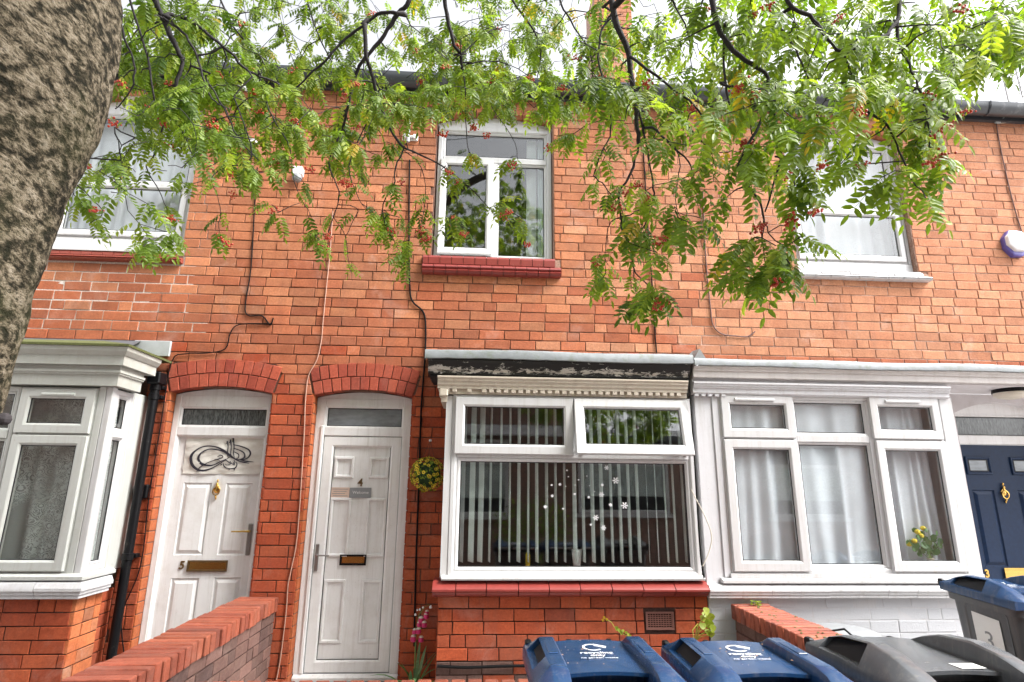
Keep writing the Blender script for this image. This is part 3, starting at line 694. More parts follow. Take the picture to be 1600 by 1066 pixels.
# moulded red sill tiles
sl_ = MB(); sl_.box(-.25, 1.765, YB+.04, -.2, .712, .80); S = sl_.build('sill', M['mortarlow'], h4)
PR = [(-.30, .716), (-.43, .716), (-.462, .728), (-.476, .742), (-.480, .748), (-.486, .752), (-.500, .757), (-.506, .764), (-.505, .776), (-.498, .783), (-.44, .822), (-.30, .832)]
xs = [-.298] + [P(px, 922, -.5).x for px in (712, 760, 810.5, 858.5, 907.5, 957, 1006, 1056)] + [1.757]
for i, (a, b_) in enumerate(zip(xs, xs[1:])):
    q = MB(); j = R.uniform(-.002, .002); q.prof(a+.003, b_-.003, [(y+j, z+j) for y, z in PR], e0=0); setsmooth(q.build('tile', M['redtile'], S), 35)
q = MB(); q.add([(-.298,-.50,.765),(-.298,-.03,.765),(-.262,-.03,.716),(-.262,-.46,.716),(-.25,-.44,.83),(-.25,-.03,.83)], [(0,1,2,3),(0,4,5,1)]); q.build('tile', M['redtile'], S)
# the wide window
w = win_part(h4, 'window', -.195, 1.735, .842, 2.212, .045, YB, YB+.07, up, label='wide downstairs window with one top light open')
q = MB(); q.prof(-.235, 1.74, [(-.36, .836), (-.475, .834), (-.478, .848), (-.42, .862), (-.36, .862)]); q.build('cill', up, w)
bar(w, -.15, 1.69, 1.722, 1.772, YB+.002, YB+.06, up, 'transom')
bar(w, .745, .795, 1.772, 2.167, YB+.003, YB+.06, up, 'mullion')
beads(w, -.15, 1.69, .887, 1.722, YB+.012, up, .030)
sash(w, -.172, .765, 1.748, 2.192, YB-.022, up, .075)
Tsash = tilt(0, 2.20, YB-.022, rad(12.5))
sash(w, .772, 1.700, 1.745, 2.196, YB-.022, up, .078, T=Tsash)
q = MB(); q.sweep([(1.66, YB+.0, 1.80), (1.66, YB-.07, 1.765)], .004, 5); q.build('stay_arm', M['steel'], w)
q = MB(); q.sweep([(.80, YB+.0, 1.80), (.80, YB-.07, 1.765)], .004, 5); q.build('stay_arm', M['steel'], w)
for xx in (.83, 1.60, 1.66): q = MB(); q.cbox(xx-.012, xx+.012, YB-.008, YB+.004, 1.748, 1.762, .002); q.build('keep', M['steel'], w)
# side cheek of the bay
q = MB(); q.box(-.248, -.198, YB+.004, -.005, .84, 2.20); q.build('cheek_board', up, h4)
# canopy: lead, peeling black fascia, cream cornice, dentils
def canopy_lead(house, x0, x1, y0, z0, z1, mat, seed, label=None):
    rr = random.Random(seed); n = int((x1-x0)/.06); v = []; 
    for i in range(n+1):
        x = x0+(x1-x0)*i/n; w1, w2 = .004*math.sin(x*5)+rr.uniform(-.0015,.0015), .005*math.sin(x*3.1+1)+rr.uniform(-.002,.002)
        v += [(x, -.004, z1+.11+w1), (x, -.012, z1+.085), (x, y0+.06, z1+.012+w1), (x, y0+.012, z1+.004+w1), (x, y0+w2*.4, z1-.012), (x, y0+w2*.3, z0+w2), (x, y0+.012, z0+w2-.004), (x, y0+.03, z0+.02)]
    f = [(i*8+k, (i+1)*8+k, (i+1)*8+k+1, i*8+k+1) for i in range(n) for k in range(7)]
    mb = MB(); mb.add(v, f); return setsmooth(mb.build('lead_flashing', mat, house, label=label), 50)
canopy_lead(h4, -.425, 1.745, -.525, 2.487, 2.556, M['lead'], 4)
fas = MB(); fas.prof(-.40, 1.725, [(-.02, 2.52), (-.508, 2.52), (-.508, 2.475), (-.495, 2.455), (-.488, 2.44), (-.47, 2.405), (-.455, 2.390), (-.455, 2.372), (-.02, 2.372)])
fas.build('fascia', M['peel'], h4, label='black fascia with peeling paint')
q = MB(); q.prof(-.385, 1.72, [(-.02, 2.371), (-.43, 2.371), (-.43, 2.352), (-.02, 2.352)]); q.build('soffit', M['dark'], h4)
q = MB(); q.prof(-.32, 1.70, [(-.02, 2.35), (-.500, 2.35), (-.500, 2.338), (-.488, 2.326), (-.488, 2.314), (-.476, 2.305), (-.474, 2.285), (-.462, 2.275), (-.462, 2.255), (-.02, 2.255)])
q.build('cornice', M['cream'], h4)
q = MB(); q.box(-.255, 1.70, -.440, -.05, 2.214, 2.254); DB = q.build('dentil_board', M['cream'], h4)
n = 33
for i in range(n):
    xx = -.262 + i*.0585
    if i in (2, 4): continue
    q = MB(); q.cbox(xx, xx+.036, -.462, -.4405, 2.226, 2.2535, .003); q.build('dentil', M['cream'], DB)
q = MB(); q.cbox(-.305, -.235, -.47, -.30, 2.19, 2.2535, .01); q.build('corbel', M['cream'], h4)
q = MB(); q.box(-.29, -.24, -.44, -.02, 2.15, 2.2); q.build('corbel', M['cream'], h4)
# vertical blind behind the glass
bl = thing('vertical_blind', 'pale vertical blind with open slats behind the wide window of number 4', 'blind', (.75, -.30, .88))
q = MB(); q.cbox(-.14, 1.68, -.325, -.285, 2.16, 2.19, .003); q.build('head_rail', M['blindw'], bl)
ns = 25
for i in range(ns):
    xx = -.10 + i*.0735 + R.uniform(-.004, .004)
    ang = rad(90 - (26 if i < 3 else 13 if i < 7 else 6 if i < 20 else -10) + R.uniform(-5, 5))
    hw = .044; q = MB(); v = []
    for zz in (2.16, 1.6, .94):
        for s_ in (-1, -.5, 0, .5, 1): a = ang + R.uniform(-.03, .03); v.append((xx + hw*s_*math.cos(a), -.30 - hw*s_*math.sin(a) + .004*(1-s_*s_), zz))
    q.add(v, [(j*5+i_, j*5+i_+1, (j+1)*5+i_+1, (j+1)*5+i_) for j in range(2) for i_ in range(4)])
    q.add([(a_[0]+.0012, a_[1]+.0012, a_[2]) for a_ in v], [(j*5+i_, (j+1)*5+i_, (j+1)*5+i_+1, j*5+i_+1) for j in range(2) for i_ in range(4)])
    q.build('blind_slat', M['blindw'], bl, smooth=True)
# snowflake stickers on the pane
SNOW = [(862,758,5),(875,757,7),(863,775,7),(852,792,8),(880,795,5),(886,735,4),(905,722,4),(948,731,9),(962,751,13),(941,758,7),(940,773,10),(920,777,6),(954,789,8),(976,790,13),(931,809,11),(943,825,10),(923,820,5),(898,772,6),(904,750,4),(917,744,3),(921,759,3),(888,745,3),(899,758,3),(929,768,3),(884,760,3)]
ORD = 'first second third fourth fifth sixth seventh eighth ninth tenth eleventh twelfth thirteenth fourteenth fifteenth sixteenth seventeenth eighteenth nineteenth twentieth twenty-first twenty-second twenty-third twenty-fourth twenty-fifth'.split()
SNOW = [(a, b_, c*.82 if c >= 9 else c*.85) for a, b_, c in SNOW]; SNOW.sort()
for si, (px, py, s_) in enumerate(SNOW):
    c = P(px, py, YB+.016); r = s_*.5*.0047; q = MB()
    if s_ >= 7:
        for k in range(6):
            a = k*math.pi/3; d = Vector((math.cos(a), 0, math.sin(a))); e = Vector((-d.z, 0, d.x))
            q.add([c + d*r*.1 - e*r*.16, c + d*r - e*r*.22, c + d*r*1.1, c + d*r + e*r*.22, c + d*r*.1 + e*r*.16], [(0,1,2,3,4)])
    else: q.add([c + Vector((math.cos(k*math.pi/4)*r*.8, 0, math.sin(k*math.pi/4)*r*.8)) for k in range(8)], [tuple(range(8))])
    q.build('snowflake_sticker', M['print'], None, label=('large' if s_ > 8 else 'medium' if s_ > 5 else 'tiny') + ' white ' + ('snowflake' if s_ >= 7 else 'dot') + ' sticker on the wide pane, ' + ORD[si] + ' of the stickers from the left', cat='sticker', group='snowflake stickers on the window')
# things on the inner sill
q = MB(); q.lathe((.805, -.26, .90), [(.028, 0), (.040, .11), (.040, .13), (.034, .13), (.030, .02)], 14); setsmooth(q.build('white_pot', M['plastw'], None, label='empty white pot on the inner sill behind the blind', cat='pot'))
q = MB(); q.lathe((.42, -.26, .90), [(.018, 0), (.018, .09), (.006, .11), (.008, .12)], 10); q.build('small_bottle', M['yellow'], None, label='small yellow capped bottle on the inner sill behind the blind', cat='bottle')
q = MB(); q.box(-.19, 1.73, -.345, -.10, .862, .885); q.build('inner_sill', M['browntile'], h4)
# ---------------------------------------------------------------- bay of number 3 (painted white)
VN3 = (2.475, 2.70, .43, .52)
F3 = (Vector((0, YB+.02, 0)), Vector((1, 0, 0)))
courses(lambda x: h3, F3, 1.79, 3.965, -.10 + (.716+.10) % HC, .715, [Rect(*VN3)], lambda x, z: M['white_brick'], seed=15, header=.05)
q = MB(); q.box(1.78, 3.96, YB+.0215, -.22, -.11, .711); q.build('wall', M['paintw'], h3)
q = MB(); q.box(3.93, 3.968, YB+.03, -.004, -.11, .711); q.build('wall', M['paintw'], h3)
airbrick(h3, (VN3[0]+.008, VN3[1]-.008, VN3[2]+.005, VN3[3]-.005), YB+.02, M['paintw'], 8, 3)
S = MB(); S.box(1.79, 3.95, YB+.04, -.2, .712, .80); S = S.build('sill', M['paintw'], h3)
PW = [(-.30, .705), (-.455, .705), (-.462, .712), (-.458, .726), (-.470, .734), (-.472, .752), (-.480, .757), (-.480, .770), (-.452, .800), (-.30, .812)]
xs = [1.768, 2.02, 2.245, 2.47, 2.70, 2.93, 3.16, 3.39, 3.62, 3.84, 4.0]
for a, b_ in zip(xs, xs[1:]):
    q = MB(); j = R.uniform(-.0015, .0015); q.prof(a+.001, b_-.001, [(y+j, z+j) for y, z in PW]); setsmooth(q.build('tile', M['whitetile'], S), 35)
w = win_part(h3, 'window', 1.965, 3.862, .878, 2.262, .040, YB+.005, YB+.07, up, label='white bay window with four casements and a tall middle light')
q = MB(); q.prof(1.88, 3.98, [(-.36, .812), (-.468, .813), (-.468, .832), (-.44, .845), (-.36, .845)]); q.build('cill', up, w)
q = MB(); q.prof(1.955, 3.975, [(-.36, .846), (-.442, .846), (-.442, .877), (-.36, .877)]); q.build('cill_upstand', up, w)
for a in ((2.572, 2.602), (3.222, 3.262)): bar(w, a[0]-.003, a[1]+.003, .918, 2.222, YB+.008, YB+.06, up, 'mullion')
bar(w, 2.605, 3.219, 1.878, 1.935, YB+.009, YB+.06, up, 'transom')
for a in ((2.005, 2.569), (3.265, 3.822)): bar(w, a[0], a[1], 1.882, 1.914, YB+.010, YB+.06, up, 'transom')
beads(w, 2.602, 3.222, 1.935, 2.222, YB+.016, up, .020); beads(w, 2.602, 3.222, .918, 1.878, YB+.016, up, .020)
sash(w, 1.985, 2.590, 1.905, 2.248, YB-.018, up, .075); sash(w, 3.245, 3.845, 1.912, 2.252, YB-.018, up, .075)
sash(w, 1.985, 2.592, .893, 1.888, YB-.018, up, .075); sash(w, 3.255, 3.855, .893, 1.895, YB-.018, up, .075)
vent(w, 2.10, 2.43, 2.215, YB-.018, up); vent(w, 3.38, 3.68, 2.222, YB-.018, up)
# white side panels of the bay
q = MB(); q.cbox(1.772, 1.914, YB+.012, -.02, .79, 2.245, .004); q.cbox(1.914, 1.964, YB+.002, -.02, .846, 2.245, .003); q.build('side_panel', M['paintw'], h3)
q = MB(); q.cbox(3.863, 3.976, YB-.004, -.004, .846, 2.262, .004); q.build('side_panel', up, h3)
# canopy 3 runs on over the door
canopy_lead(h3, 1.752, 6.4, -.525, 2.474, 2.532, M['lead'], 9)
q = MB(); q.prof(1.752, 6.4, [(-.02, 2.50), (-.510, 2.50), (-.510, 2.462), (-.498, 2.448), (-.496, 2.436), (-.486, 2.430), (-.486, 2.385), (-.478, 2.380), (-.02, 2.380)]); q.build('fascia', M['fasc3'], h3)
q = MB(); q.prof(1.752, 6.4, [(-.001, 2.379), (-.44, 2.379), (-.44, 2.372), (-.001, 2.372)]); q.build('soffit', M['paintsh'], h3)
q = MB(); q.prof(1.752, 3.94, [(-.02, 2.37), (-.440, 2.37), (-.440, 2.350), (-.484, 2.348), (-.484, 2.334), (-.474, 2.326), (-.474, 2.316), (-.464, 2.308), (-.464, 2.300), (-.452, 2.294), (-.452, 2.262), (-.436, 2.250), (-.02, 2.250)]); q.build('cornice', M['paintw'], h3)
for i in range(5):
    q = MB(); xx = 1.765+i*.056; q.cbox(xx, xx+.036, -.445, -.41, 2.232, 2.2555, .003); q.build('dentil', M['paintw'], h3)
q = MB(); v = [(1.74,-.50,2.50),(1.80,-.53,2.61),(1.86,-.50,2.535),(1.77,-.53,2.465),(1.79,-.40,2.62),(1.72,-.38,2.55),(1.85,-.42,2.56)]
q.add(v, [(0,3,2,1),(0,1,4,5),(1,2,6,4),(0,5,3),(3,5,6,2)]); q.build('folded_lead', M['leadw'], h4, label='folded end of lead sticking up')
curtain('net_curtain', 'blue white net curtain behind the left and middle lights of the white bay', 'net curtain', 1.98, 3.30, .90, 2.235, -.365, M['lace3'], .020, 9, 21, gather=.05)
curtain('net_curtain', 'blue white net curtain drawn aside behind the vase in the white bay', 'net curtain', 3.28, 3.77, .90, 2.235, -.33, M['lace3'], .022, 5, 22, gather=.04)
q = MB(); q.box(1.98, 3.86, -.404, -.12, .862, .884); q.build('inner_sill', M['upvc'], h3)
# vase with flowers on the inner sill
vz = thing('flower_vase', 'small cream vase with yellow flowers and round grey green leaves behind the bay window', 'vase', (3.60, -.36, .885))
q = MB(); q.lathe((3.60, -.385, .885), [(.03, 0), (.050, .02), (.055, .045), (.045, .07), (.022, .085), (.026, .10)], 14); setsmooth(q.build('vase', M['cream'], vz))
for i in range(9):
    a = R.uniform(0, 6.28); tx, tz = -.14 + .27*((i*5) % 9)/8 - .01, R.uniform(.14, .32); b0 = Vector((3.60, -.385, .97)); tp = Vector((3.60+tx, -.385+R.uniform(-.015,.01), .93+tz))
    q = MB(); q.sweep([b0, (b0+tp)/2 + Vector((0,0,.02)), tp], .0022, 4); q.build('stem', M['stem'], vz)
    for k in range(4):
        c = b0.lerp(tp, .4 + .2*k) + Vector((R.uniform(-.03,.03), R.uniform(-.015,.01), R.uniform(-.015,.015))); q = MB(); r = R.uniform(.020, .032)
        nrm = Vector((R.uniform(-.6,.6), -1, R.uniform(-.5,.6))).normalized(); e = nrm.orthogonal().normalized(); g2 = nrm.cross(e)
        q.add([c + (e*math.cos(t*1.047)+g2*math.sin(t*1.047))*r for t in range(6)], [(0,1,2,3,4,5)]); o = q.build('leaf', M['grass'], vz); o.color = (R.random()*.5, 0, 0, 1)
    if i % 2 == 0:
        q = MB(); q.sphere(tp, .024, 7, 5, (1, .8, .8)); q.build('flower', M['yellow'], vz)
# ---------------------------------------------------------------- wall and recess of door 3
A3 = Arch(4.83, .47, 2.20, .10, .2)
x0, x1 = 4.35, 5.30
mb = MB(); mb.box(3.93, x0, -.0, .10, -.11, 2.371); mb.box(x1, 6.5, -.0, .10, -.11, 2.371)
n = 14
for i in range(n):
    xa = x0 + (x1-x0)*i/n; xb = x0 + (x1-x0)*(i+1)/n; zz = lambda x: A3.zc + math.sqrt(max(0, A3.R**2 - (x-A3.cx)**2))
    mb.add([(xa,0,zz(xa)),(xb,0,zz(xb)),(xb,0,2.371),(xa,0,2.371),(xa,.1,zz(xa)),(xb,.1,zz(xb))], [(0,1,2,3),(0,4,5,1)])
mb.build('porch_wall', M['paintsh'], h3)
# bulkhead lamp under the canopy
lp = thing('porch_lamp', 'round ivory porch lamp on dark base under the canopy beside the navy door', 'lamp', (4.66, -.28, 2.36))
q = MB(); q.lathe((4.66, -.28, 2.34), [(.13, .032), (.135, 0), (.10, -.002)], 24); q.build('base', M['black'], lp)
q = MB(); q.lathe((4.66, -.28, 2.295), [(.03, -.012), (.09, 0), (.125, .02), (.128, .046), (.12, .05)], 28); setsmooth(q.build('lens', M['lampg'], lp), 60)
# ---------------------------------------------------------------- doors
def framebars(par, x0, x1, z0, z1, ws, yf, yb, mat, name):
    return win_part(par, name, x0, x1, z0, z1, ws, yf, yb, mat)
def door_set(house, cx, a, zs, A, z_sill, zt_leaf, yf, frame_mat, leaf_mat, jamb, fan, leaf_y, threshold=True):
    """frame with arched head and fanlight; returns the leaf object and its extents"""
    x0, x1 = cx-a, cx+a
    fr = MB()
    fr.cbox(x0+.002, x0+jamb, yf, yf+.09, z_sill, zs, .004); fr.cbox(x1-jamb, x1-.002, yf, yf+.09, z_sill, zs, .004)
    fr.cbox(x0+jamb, x1-jamb, yf+.002, yf+.088, zt_leaf, fan[0], .004)
    fr.cbox(x0+jamb, x1-jamb, yf+.002, yf+.088, fan[1], zs, .004)
    F = fr.build('door_frame', frame_mat, house)
    if A: arch_board(F, A, zs, yf+.003, yf+.088, frame_mat)
    if threshold:
        q = MB(); q.prof(x0+.01, x1-.01, [(yf+.09, z_sill-.045), (yf-.03, z_sill-.045), (yf-.034, z_sill-.02), (yf+.0, z_sill-.001), (yf+.09, z_sill-.001)]); q.build('threshold', frame_mat, F)
    return F
def panel(par, x0, x1, z0, z1, y, mat, style, name='panel'):
    """raised or sunk door panel, built as concentric loops"""
    if style == 'bead':      # raised frame bead, flat field
        steps = [(0, 0), (.006, -.012), (.020, -.012), (.028, .004), (.032, .004)]
    else:                     # sunk groove and raised field
        steps = [(0, -.0008), (.006, .009), (.014, .009), (.040, -.004), (.044, -.004)]
    v = []; f = []
    for i, d in steps: v += [(x0+i, y+d, z0+i), (x1-i, y+d, z0+i), (x1-i, y+d, z1-i), (x0+i, y+d, z1-i)]
    for j in range(len(steps)-1):
        for k in range(4): f.append((j*4+k, j*4+(k+1) % 4, (j+1)*4+(k+1) % 4, (j+1)*4+k))
    b = (len(steps)-1)*4; f.append((b, b+1, b+2, b+3)); mb = MB(); mb.add(v, f); return mb.build(name, mat, par)
def leaf_with_holes(par, x0, x1, z0, z1, y, holes_, mat, name='door', th=.045):
    us = sorted({x0, x1, *[h[i] for h in holes_ for i in (0, 1)]}); zs_ = sorted({z0, z1, *[h[i] for h in holes_ for i in (2, 3)]}); mb = MB()
    for a, b_ in zip(us, us[1:]):
        for c, e in zip(zs_, zs_[1:]):
            if any(h[0]-1e-6 <= a and b_ <= h[1]+1e-6 and h[2]-1e-6 <= c and e <= h[3]+1e-6 for h in holes_): continue
            mb.add([(a,y,c),(b_,y,c),(b_,y,e),(a,y,e)], [(0,1,2,3)])
    mb.add([(x0,y,z0),(x1,y,z0),(x1,y,z1),(x0,y,z1),(x0,y+th,z0),(x1,y+th,z0),(x1,y+th,z1),(x0,y+th,z1)], [(0,4,5,1),(1,5,6,2),(2,6,7,3),(3,7,4,0),(4,7,6,5)])
    return mb.build(name, mat, par)
def letterbox(par, x0, x1, z0, z1, y, mat, inner=None):
    q = MB(); q.ring(x0, x1, z0, z1, .010, y-.016, y, lip=.006); o = q.build('letterbox', mat, par)
    q = MB(); q.cbox(x0+.009, x1-.009, y-.009, y-.004, z0+.009, z1-.009, .002)
    for k in range(3): zz = z0+.018+(z1-z0-.036)*k/2; q.box(x0+.012, x1-.012, y-.0105, y-.0095, zz-.002, zz+.002)
    q.build('letterbox_flap', inner or mat, par)
def knocker(par, c, mat, s=1.0):
    c = Vector(c); q = MB(); q.lathe(c + Vector((0, 0, .0)), [(.022*s, 0), (.024*s, .006), (.016*s, .014), (.004*s, .018)], 14, axis='y')
    q.sphere(c + Vector((0,-.012,.040*s)), .010*s, 8, 6); q.sphere(c + Vector((0,-.01,.062*s)), .007*s, 8, 6, (1,1,1.6)); q.sphere(c + Vector((0,-.014,-.050*s)), .008*s, 8, 6)
    q.sphere(c + Vector((0,-.008,.022*s)), .013*s, 8, 6, (1.2,.8,1)); q.sweep([c + Vector((.024*s*math.sin(t), -.018, -.012*s - .028*s*math.cos(t)+.0)) for t in [k*math.pi/8*1.0 - math.pi for k in range(17)]], .0045*s, 6)
    q.sphere(c + Vector((0,-.006,-.062*s)), .006*s, 6, 5, (1,1,1.8)); return setsmooth(q.build('knocker', mat, par), 60)
def text(par, s_, loc, size, mat, rotm=None, name='lettering', ext=.001, align='CENTER', bold=0.0, flatx=1.0, shear=0):
    cu = bpy.data.curves.new(name, 'FONT'); cu.body = s_; cu.size = size; cu.extrude = ext; cu.align_x = align; cu.align_y = 'CENTER'; cu.offset = bold; cu.shear = shear
    cu.materials.append(mat); tmp = bpy.data.objects.new(name, cu); COL.objects.link(tmp)
    dg = bpy.context.evaluated_depsgraph_get(); dg.update(); me = bpy.data.meshes.new_from_object(tmp.evaluated_get(dg)); bpy.data.objects.remove(tmp)
    o = link(bpy.data.objects.new(name, me)); o.parent = par
    base = rotm or Matrix.Rotation(rad(90), 4, 'X'); Mx = Matrix.Translation(Vector(loc) - (WO[par] if par else Vector())) @ base @ Matrix.Diagonal((flatx, 1, 1, 1)); o.matrix_basis = Mx
    if not me.materials: me.materials.append(mat)
    WO[o] = Vector(loc); return o
# door 5
ds = door_set(h5, A5.cx, A5.hw, 2.245, A5, .10, 1.90, .10, M['doorw'], M['doorw'], .052, (1.975, 2.145), .14)
q = MB(); q.ring(-2.548, -1.808, 1.972, 2.148, .018, .106, .15, lip=.01); q.build('glazing_bead', M['doorw'], ds); glaze(ds, -2.53, -1.826, 1.99, 2.13, .125, mat=M['obscure'])
dx0, dx1, dz0, dz1 = -2.545, -1.812, .105, 1.895
PL5 = [(-2.445, -2.215, .935, 1.51), (-2.10, -1.88, .935, 1.51), (-2.435, -2.215, .30, .76), (-2.10, -1.885, .30, .765)]
d5 = leaf_with_holes(h5, dx0, dx1, dz0, dz1, .135, PL5, M['doorw'])
for p_ in PL5: panel(d5, *p_, .135, M['doorw'], 'field', 'door_panel')
q = MB(); q.ring(dx0-.006, dx1+.006, dz0-.003, dz1+.006, .008, .118, .17, lip=.001); q.build('weather_seal', M['greyp'], d5)
q = MB(); q.ring(dx0-.004, dx1+.004, dz0-.003, dz1+.004, .016, .108, .134, lip=.012); q.build('stop_bead', M['doorw'], ds)
letterbox(d5, -2.313, -2.005, .817, .892, .135, M['darkbrass'], M['brass']); knocker(d5, (-2.165, .133, 1.455), M['brass'], 1.15)
text(d5, '5', (-2.368, .132, .856), .088, M['darkbrass'], name='house_number', bold=.002, ext=.003, shear=.12)
hd = MB(); hd.cbox(-1.872, -1.836, .120, .134, .935, 1.185, .006); hd.build('handle_plate', M['steel'], d5)
hd = MB(); hd.sweep([(-1.852, .13, 1.125), (-1.852, .085, 1.125), (-1.875, .080, 1.126), (-1.985, .078, 1.124)], [.009,.009,.008,.006], 8); setsmooth(hd.build('handle', M['brass'], d5), 60)
# cloth banner with calligraphy
bn = thing('cloth_banner', 'creased white cloth with black looping calligraphy on the upper door of number 5', 'banner', (-2.14, .12, 1.58))
q = MB(); nu, nv = 30, 16
def bz(u, v): return .126 + .0032*math.sin(u*17+v*5) + .0028*math.sin(v*23-u*9) + .0022*math.sin(u*41+v*31)
q.add([( -2.468+.640*i/nu + .004*math.sin(j*1.7), bz(i/nu, j/nv), 1.583+.305*j/nv) for j in range(nv+1) for i in range(nu+1)], [(j*(nu+1)+i, j*(nu+1)+i+1, (j+1)*(nu+1)+i+1, (j+1)*(nu+1)+i) for j in range(nv) for i in range(nu)])
q.build('cloth', M['banner'], bn, smooth=True)
def stroke(pts, wid, name='calligraphy_stroke'):
    """flat brush stroke through pixels of the photograph's detail crop (4.444x, origin 260,660)"""
    pp = [P(260 + x/4.444, 660 + y/4.444, .1195) for x, y in pts]
    # Catmull-Rom
    out = []
    for i in range(len(pp)-1):
        a, b_, c, d = pp[max(i-1,0)], pp[i], pp[i+1], pp[min(i+2, len(pp)-1)]
        for t in [k/6 for k in range(6)]:
            out.append((.5*((2*b_)+(c-a)*t+(2*a-5*b_+4*c-d)*t*t+(3*b_-a-3*c+d)*t**3), i+t))
    out.append((pp[-1], len(pp)-1)); v = []; n_ = len(out)
    for i, (p_, u) in enumerate(out):
        t = (out[min(i+1, n_-1)][0] - out[max(i-1, 0)][0]).normalized(); e = Vector((-t.z, 0, t.x)); k = int(u); fr_ = u-k; wd = wid[k] + (wid[min(k+1, len(wid)-1)]-wid[k])*fr_
        v += [p_ + e*wd*.00085, p_ - e*wd*.00085]
    mb = MB(); mb.add(v, [(2*i, 2*i+1, 2*i+3, 2*i+2) for i in range(n_-1)]); mb.build(name, M['ink'], bn)
stroke([(605,275),(560,272),(520,262),(480,255),(440,225),(390,190),(330,168),(260,168),(205,195),(172,235),(175,285),(200,318),(240,335),(300,325),(350,300),(400,268),(440,240)], [2,6,5,4,7,8,6,6,8,14,14,12,10,6,5,4,3])
stroke([(575,285),(540,278),(500,268),(450,240),(400,205),(350,190),(290,188),(240,215),(222,250),(240,285),(290,300),(330,295),(380,270),(415,255)], [2,6,5,6,7,6,6,8,12,12,9,6,5,3])
stroke([(462,155),(520,168),(570,190),(583,220),(560,250),(520,262)], [5,6,7,9,6,4]); stroke([(465,180),(510,195),(540,215),(540,245),(500,262)], [4,6,7,8,4]); stroke([(470,205),(500,222),(500,245),(480,255)], [4,5,5,3])
for dx in (0, 22, 42): stroke([(422+dx, 130-dx*.5), (428+dx, 170), (424+dx, 215), (430+dx, 248)], [8,5,5,3]); stroke([(412+dx, 152-dx*.3), (424+dx, 138-dx*.4)], [2,6])
stroke([(210,345),(225,322),(245,303),(300,275),(350,258),(390,245)], [2,5,4,4,4,3]); stroke([(355,240),(375,228),(392,238),(378,250),(362,246)], [3,5,4,4,2]); stroke([(330,262),(350,258),(372,266)], [3,4,3])
stroke([(395,285),(400,305),(420,318),(450,322),(480,315),(490,290),(480,275)], [4,6,5,5,6,5,3]); stroke([(410,262),(430,275),(445,290),(420,296),(405,288)], [4,5,4,4,3]); stroke([(440,268),(452,285),(468,292),(462,272)], [4,4,4,3]); stroke([(470,262),(474,285),(470,300)], [4,4,3]); stroke([(432,318),(440,330)], [5,4]); stroke([(474,318),(470,335)], [5,4]); stroke([(385,290),(375,300)], [5,4])
# door 4
ds = door_set(h4, A4.cx, A4.hw, 2.238, A4, .062, 1.915, .10, M['doorw'], M['doorw'], .082, (1.985, 2.170), .14)
q = MB(); q.ring(-1.318, -.646, 1.985, 2.170, .014, .104, .15, lip=.01); q.build('glazing_bead', M['doorw'], ds); glaze(ds, -1.304, -.660, 1.999, 2.156, .125, mat=M['milky'])
q = MB(); q.cbox(-1.345, -1.318, .088, .099, .07, 2.0, .004); q.build('cover_strip', M['doorw'], ds)
lx0, lx1, lz0, lz1 = -1.312, -.652, .07, 1.908
L4 = win_part(h4, 'door', lx0, lx1, lz0, lz1, .088, .108, .16, M['doorw'], label='white door with six bead framed panels')
PL4 = [(-1.212, -1.045, 1.560, 1.740), (-.915, -.745, 1.560, 1.740), (-1.222, -1.042, .925, 1.400), (-.915, -.742, .925, 1.400), (-1.218, -1.040, .275, .755), (-.912, -.742, .275, .755)]
ix0, ix1, iz0, iz1 = lx0+.086, lx1-.086, lz0+.086, lz1-.062
q = leaf_with_holes(L4, ix0, ix1, iz0, iz1, .128, PL4, M['doorw'], 'door_skin')
for p_ in PL4: panel(L4, *p_, .128, M['doorw'], 'bead', 'door_panel')
q = MB(); q.ring(ix0+.001, ix1-.001, iz0+.001, iz1+.0, .005, .1195, .127, lip=.001); q.build('door_gasket', M['rubber'], L4)
q = MB(); q.ring(lx0-.003, lx1+.003, lz0-.003, lz1+.004, .005, .112, .14, lip=.001); q.build('weather_seal', M['greyp'], L4)
letterbox(L4, -1.096, -.892, .868, .940, .128, M['black'], M['brass'])
text(L4, '4', (-.982, .125, 1.522), .088, M['darkbrass'], name='house_number', bold=.002, ext=.003)
hd = MB(); hd.cbox(-1.300, -1.272, .096, .108, .818, 1.030, .005); hd.build('handle_plate', M['steel'], L4)
hd = MB(); hd.sweep([(-1.286, .10, .945), (-1.286, .062, .945), (-1.262, .056, .945), (-1.178, .056, .943)], [.008,.008,.007,.006], 8); setsmooth(hd.build('handle', M['steel'], L4), 60)
pq = MB(); pq.cbox(-1.065, -.885, .118, .1265, 1.398, 1.482, .002); pl = pq.build('plaque', M['greyp'], None, label='small grey welcome plaque under the brass number 4', cat='plaque')
text(pl, 'Welcome', (-.972, .1165, 1.442), .034, M['print'], name='lettering', ext=.0005)
pq = MB(); pq.box(-1.222, -1.068, .1255, .127, 1.400, 1.482); pk = pq.build('door_notice', simple('pink_paper', (.62,.46,.38), .7), None, label='pinkish paper notice beside the plaque on door 4', cat='notice')
for i in range(4): q = MB(); q.box(-1.212+.01*(i % 2), -1.080-.012*(i*7 % 3), .1248, .1253, 1.466-.018*i, 1.470-.018*i); q.build('text_line', M['pencil'], pk)
# steps below both doors
q = MB(); q.cbox(-2.62, -1.75, -.18, .20, -.1, .05, .008); q.build('doorstep', M['pave'], h5)
q = MB(); q.cbox(-1.42, -.55, -.18, .20, -.1, .012, .008); q.build('doorstep', M['pave'], h4)
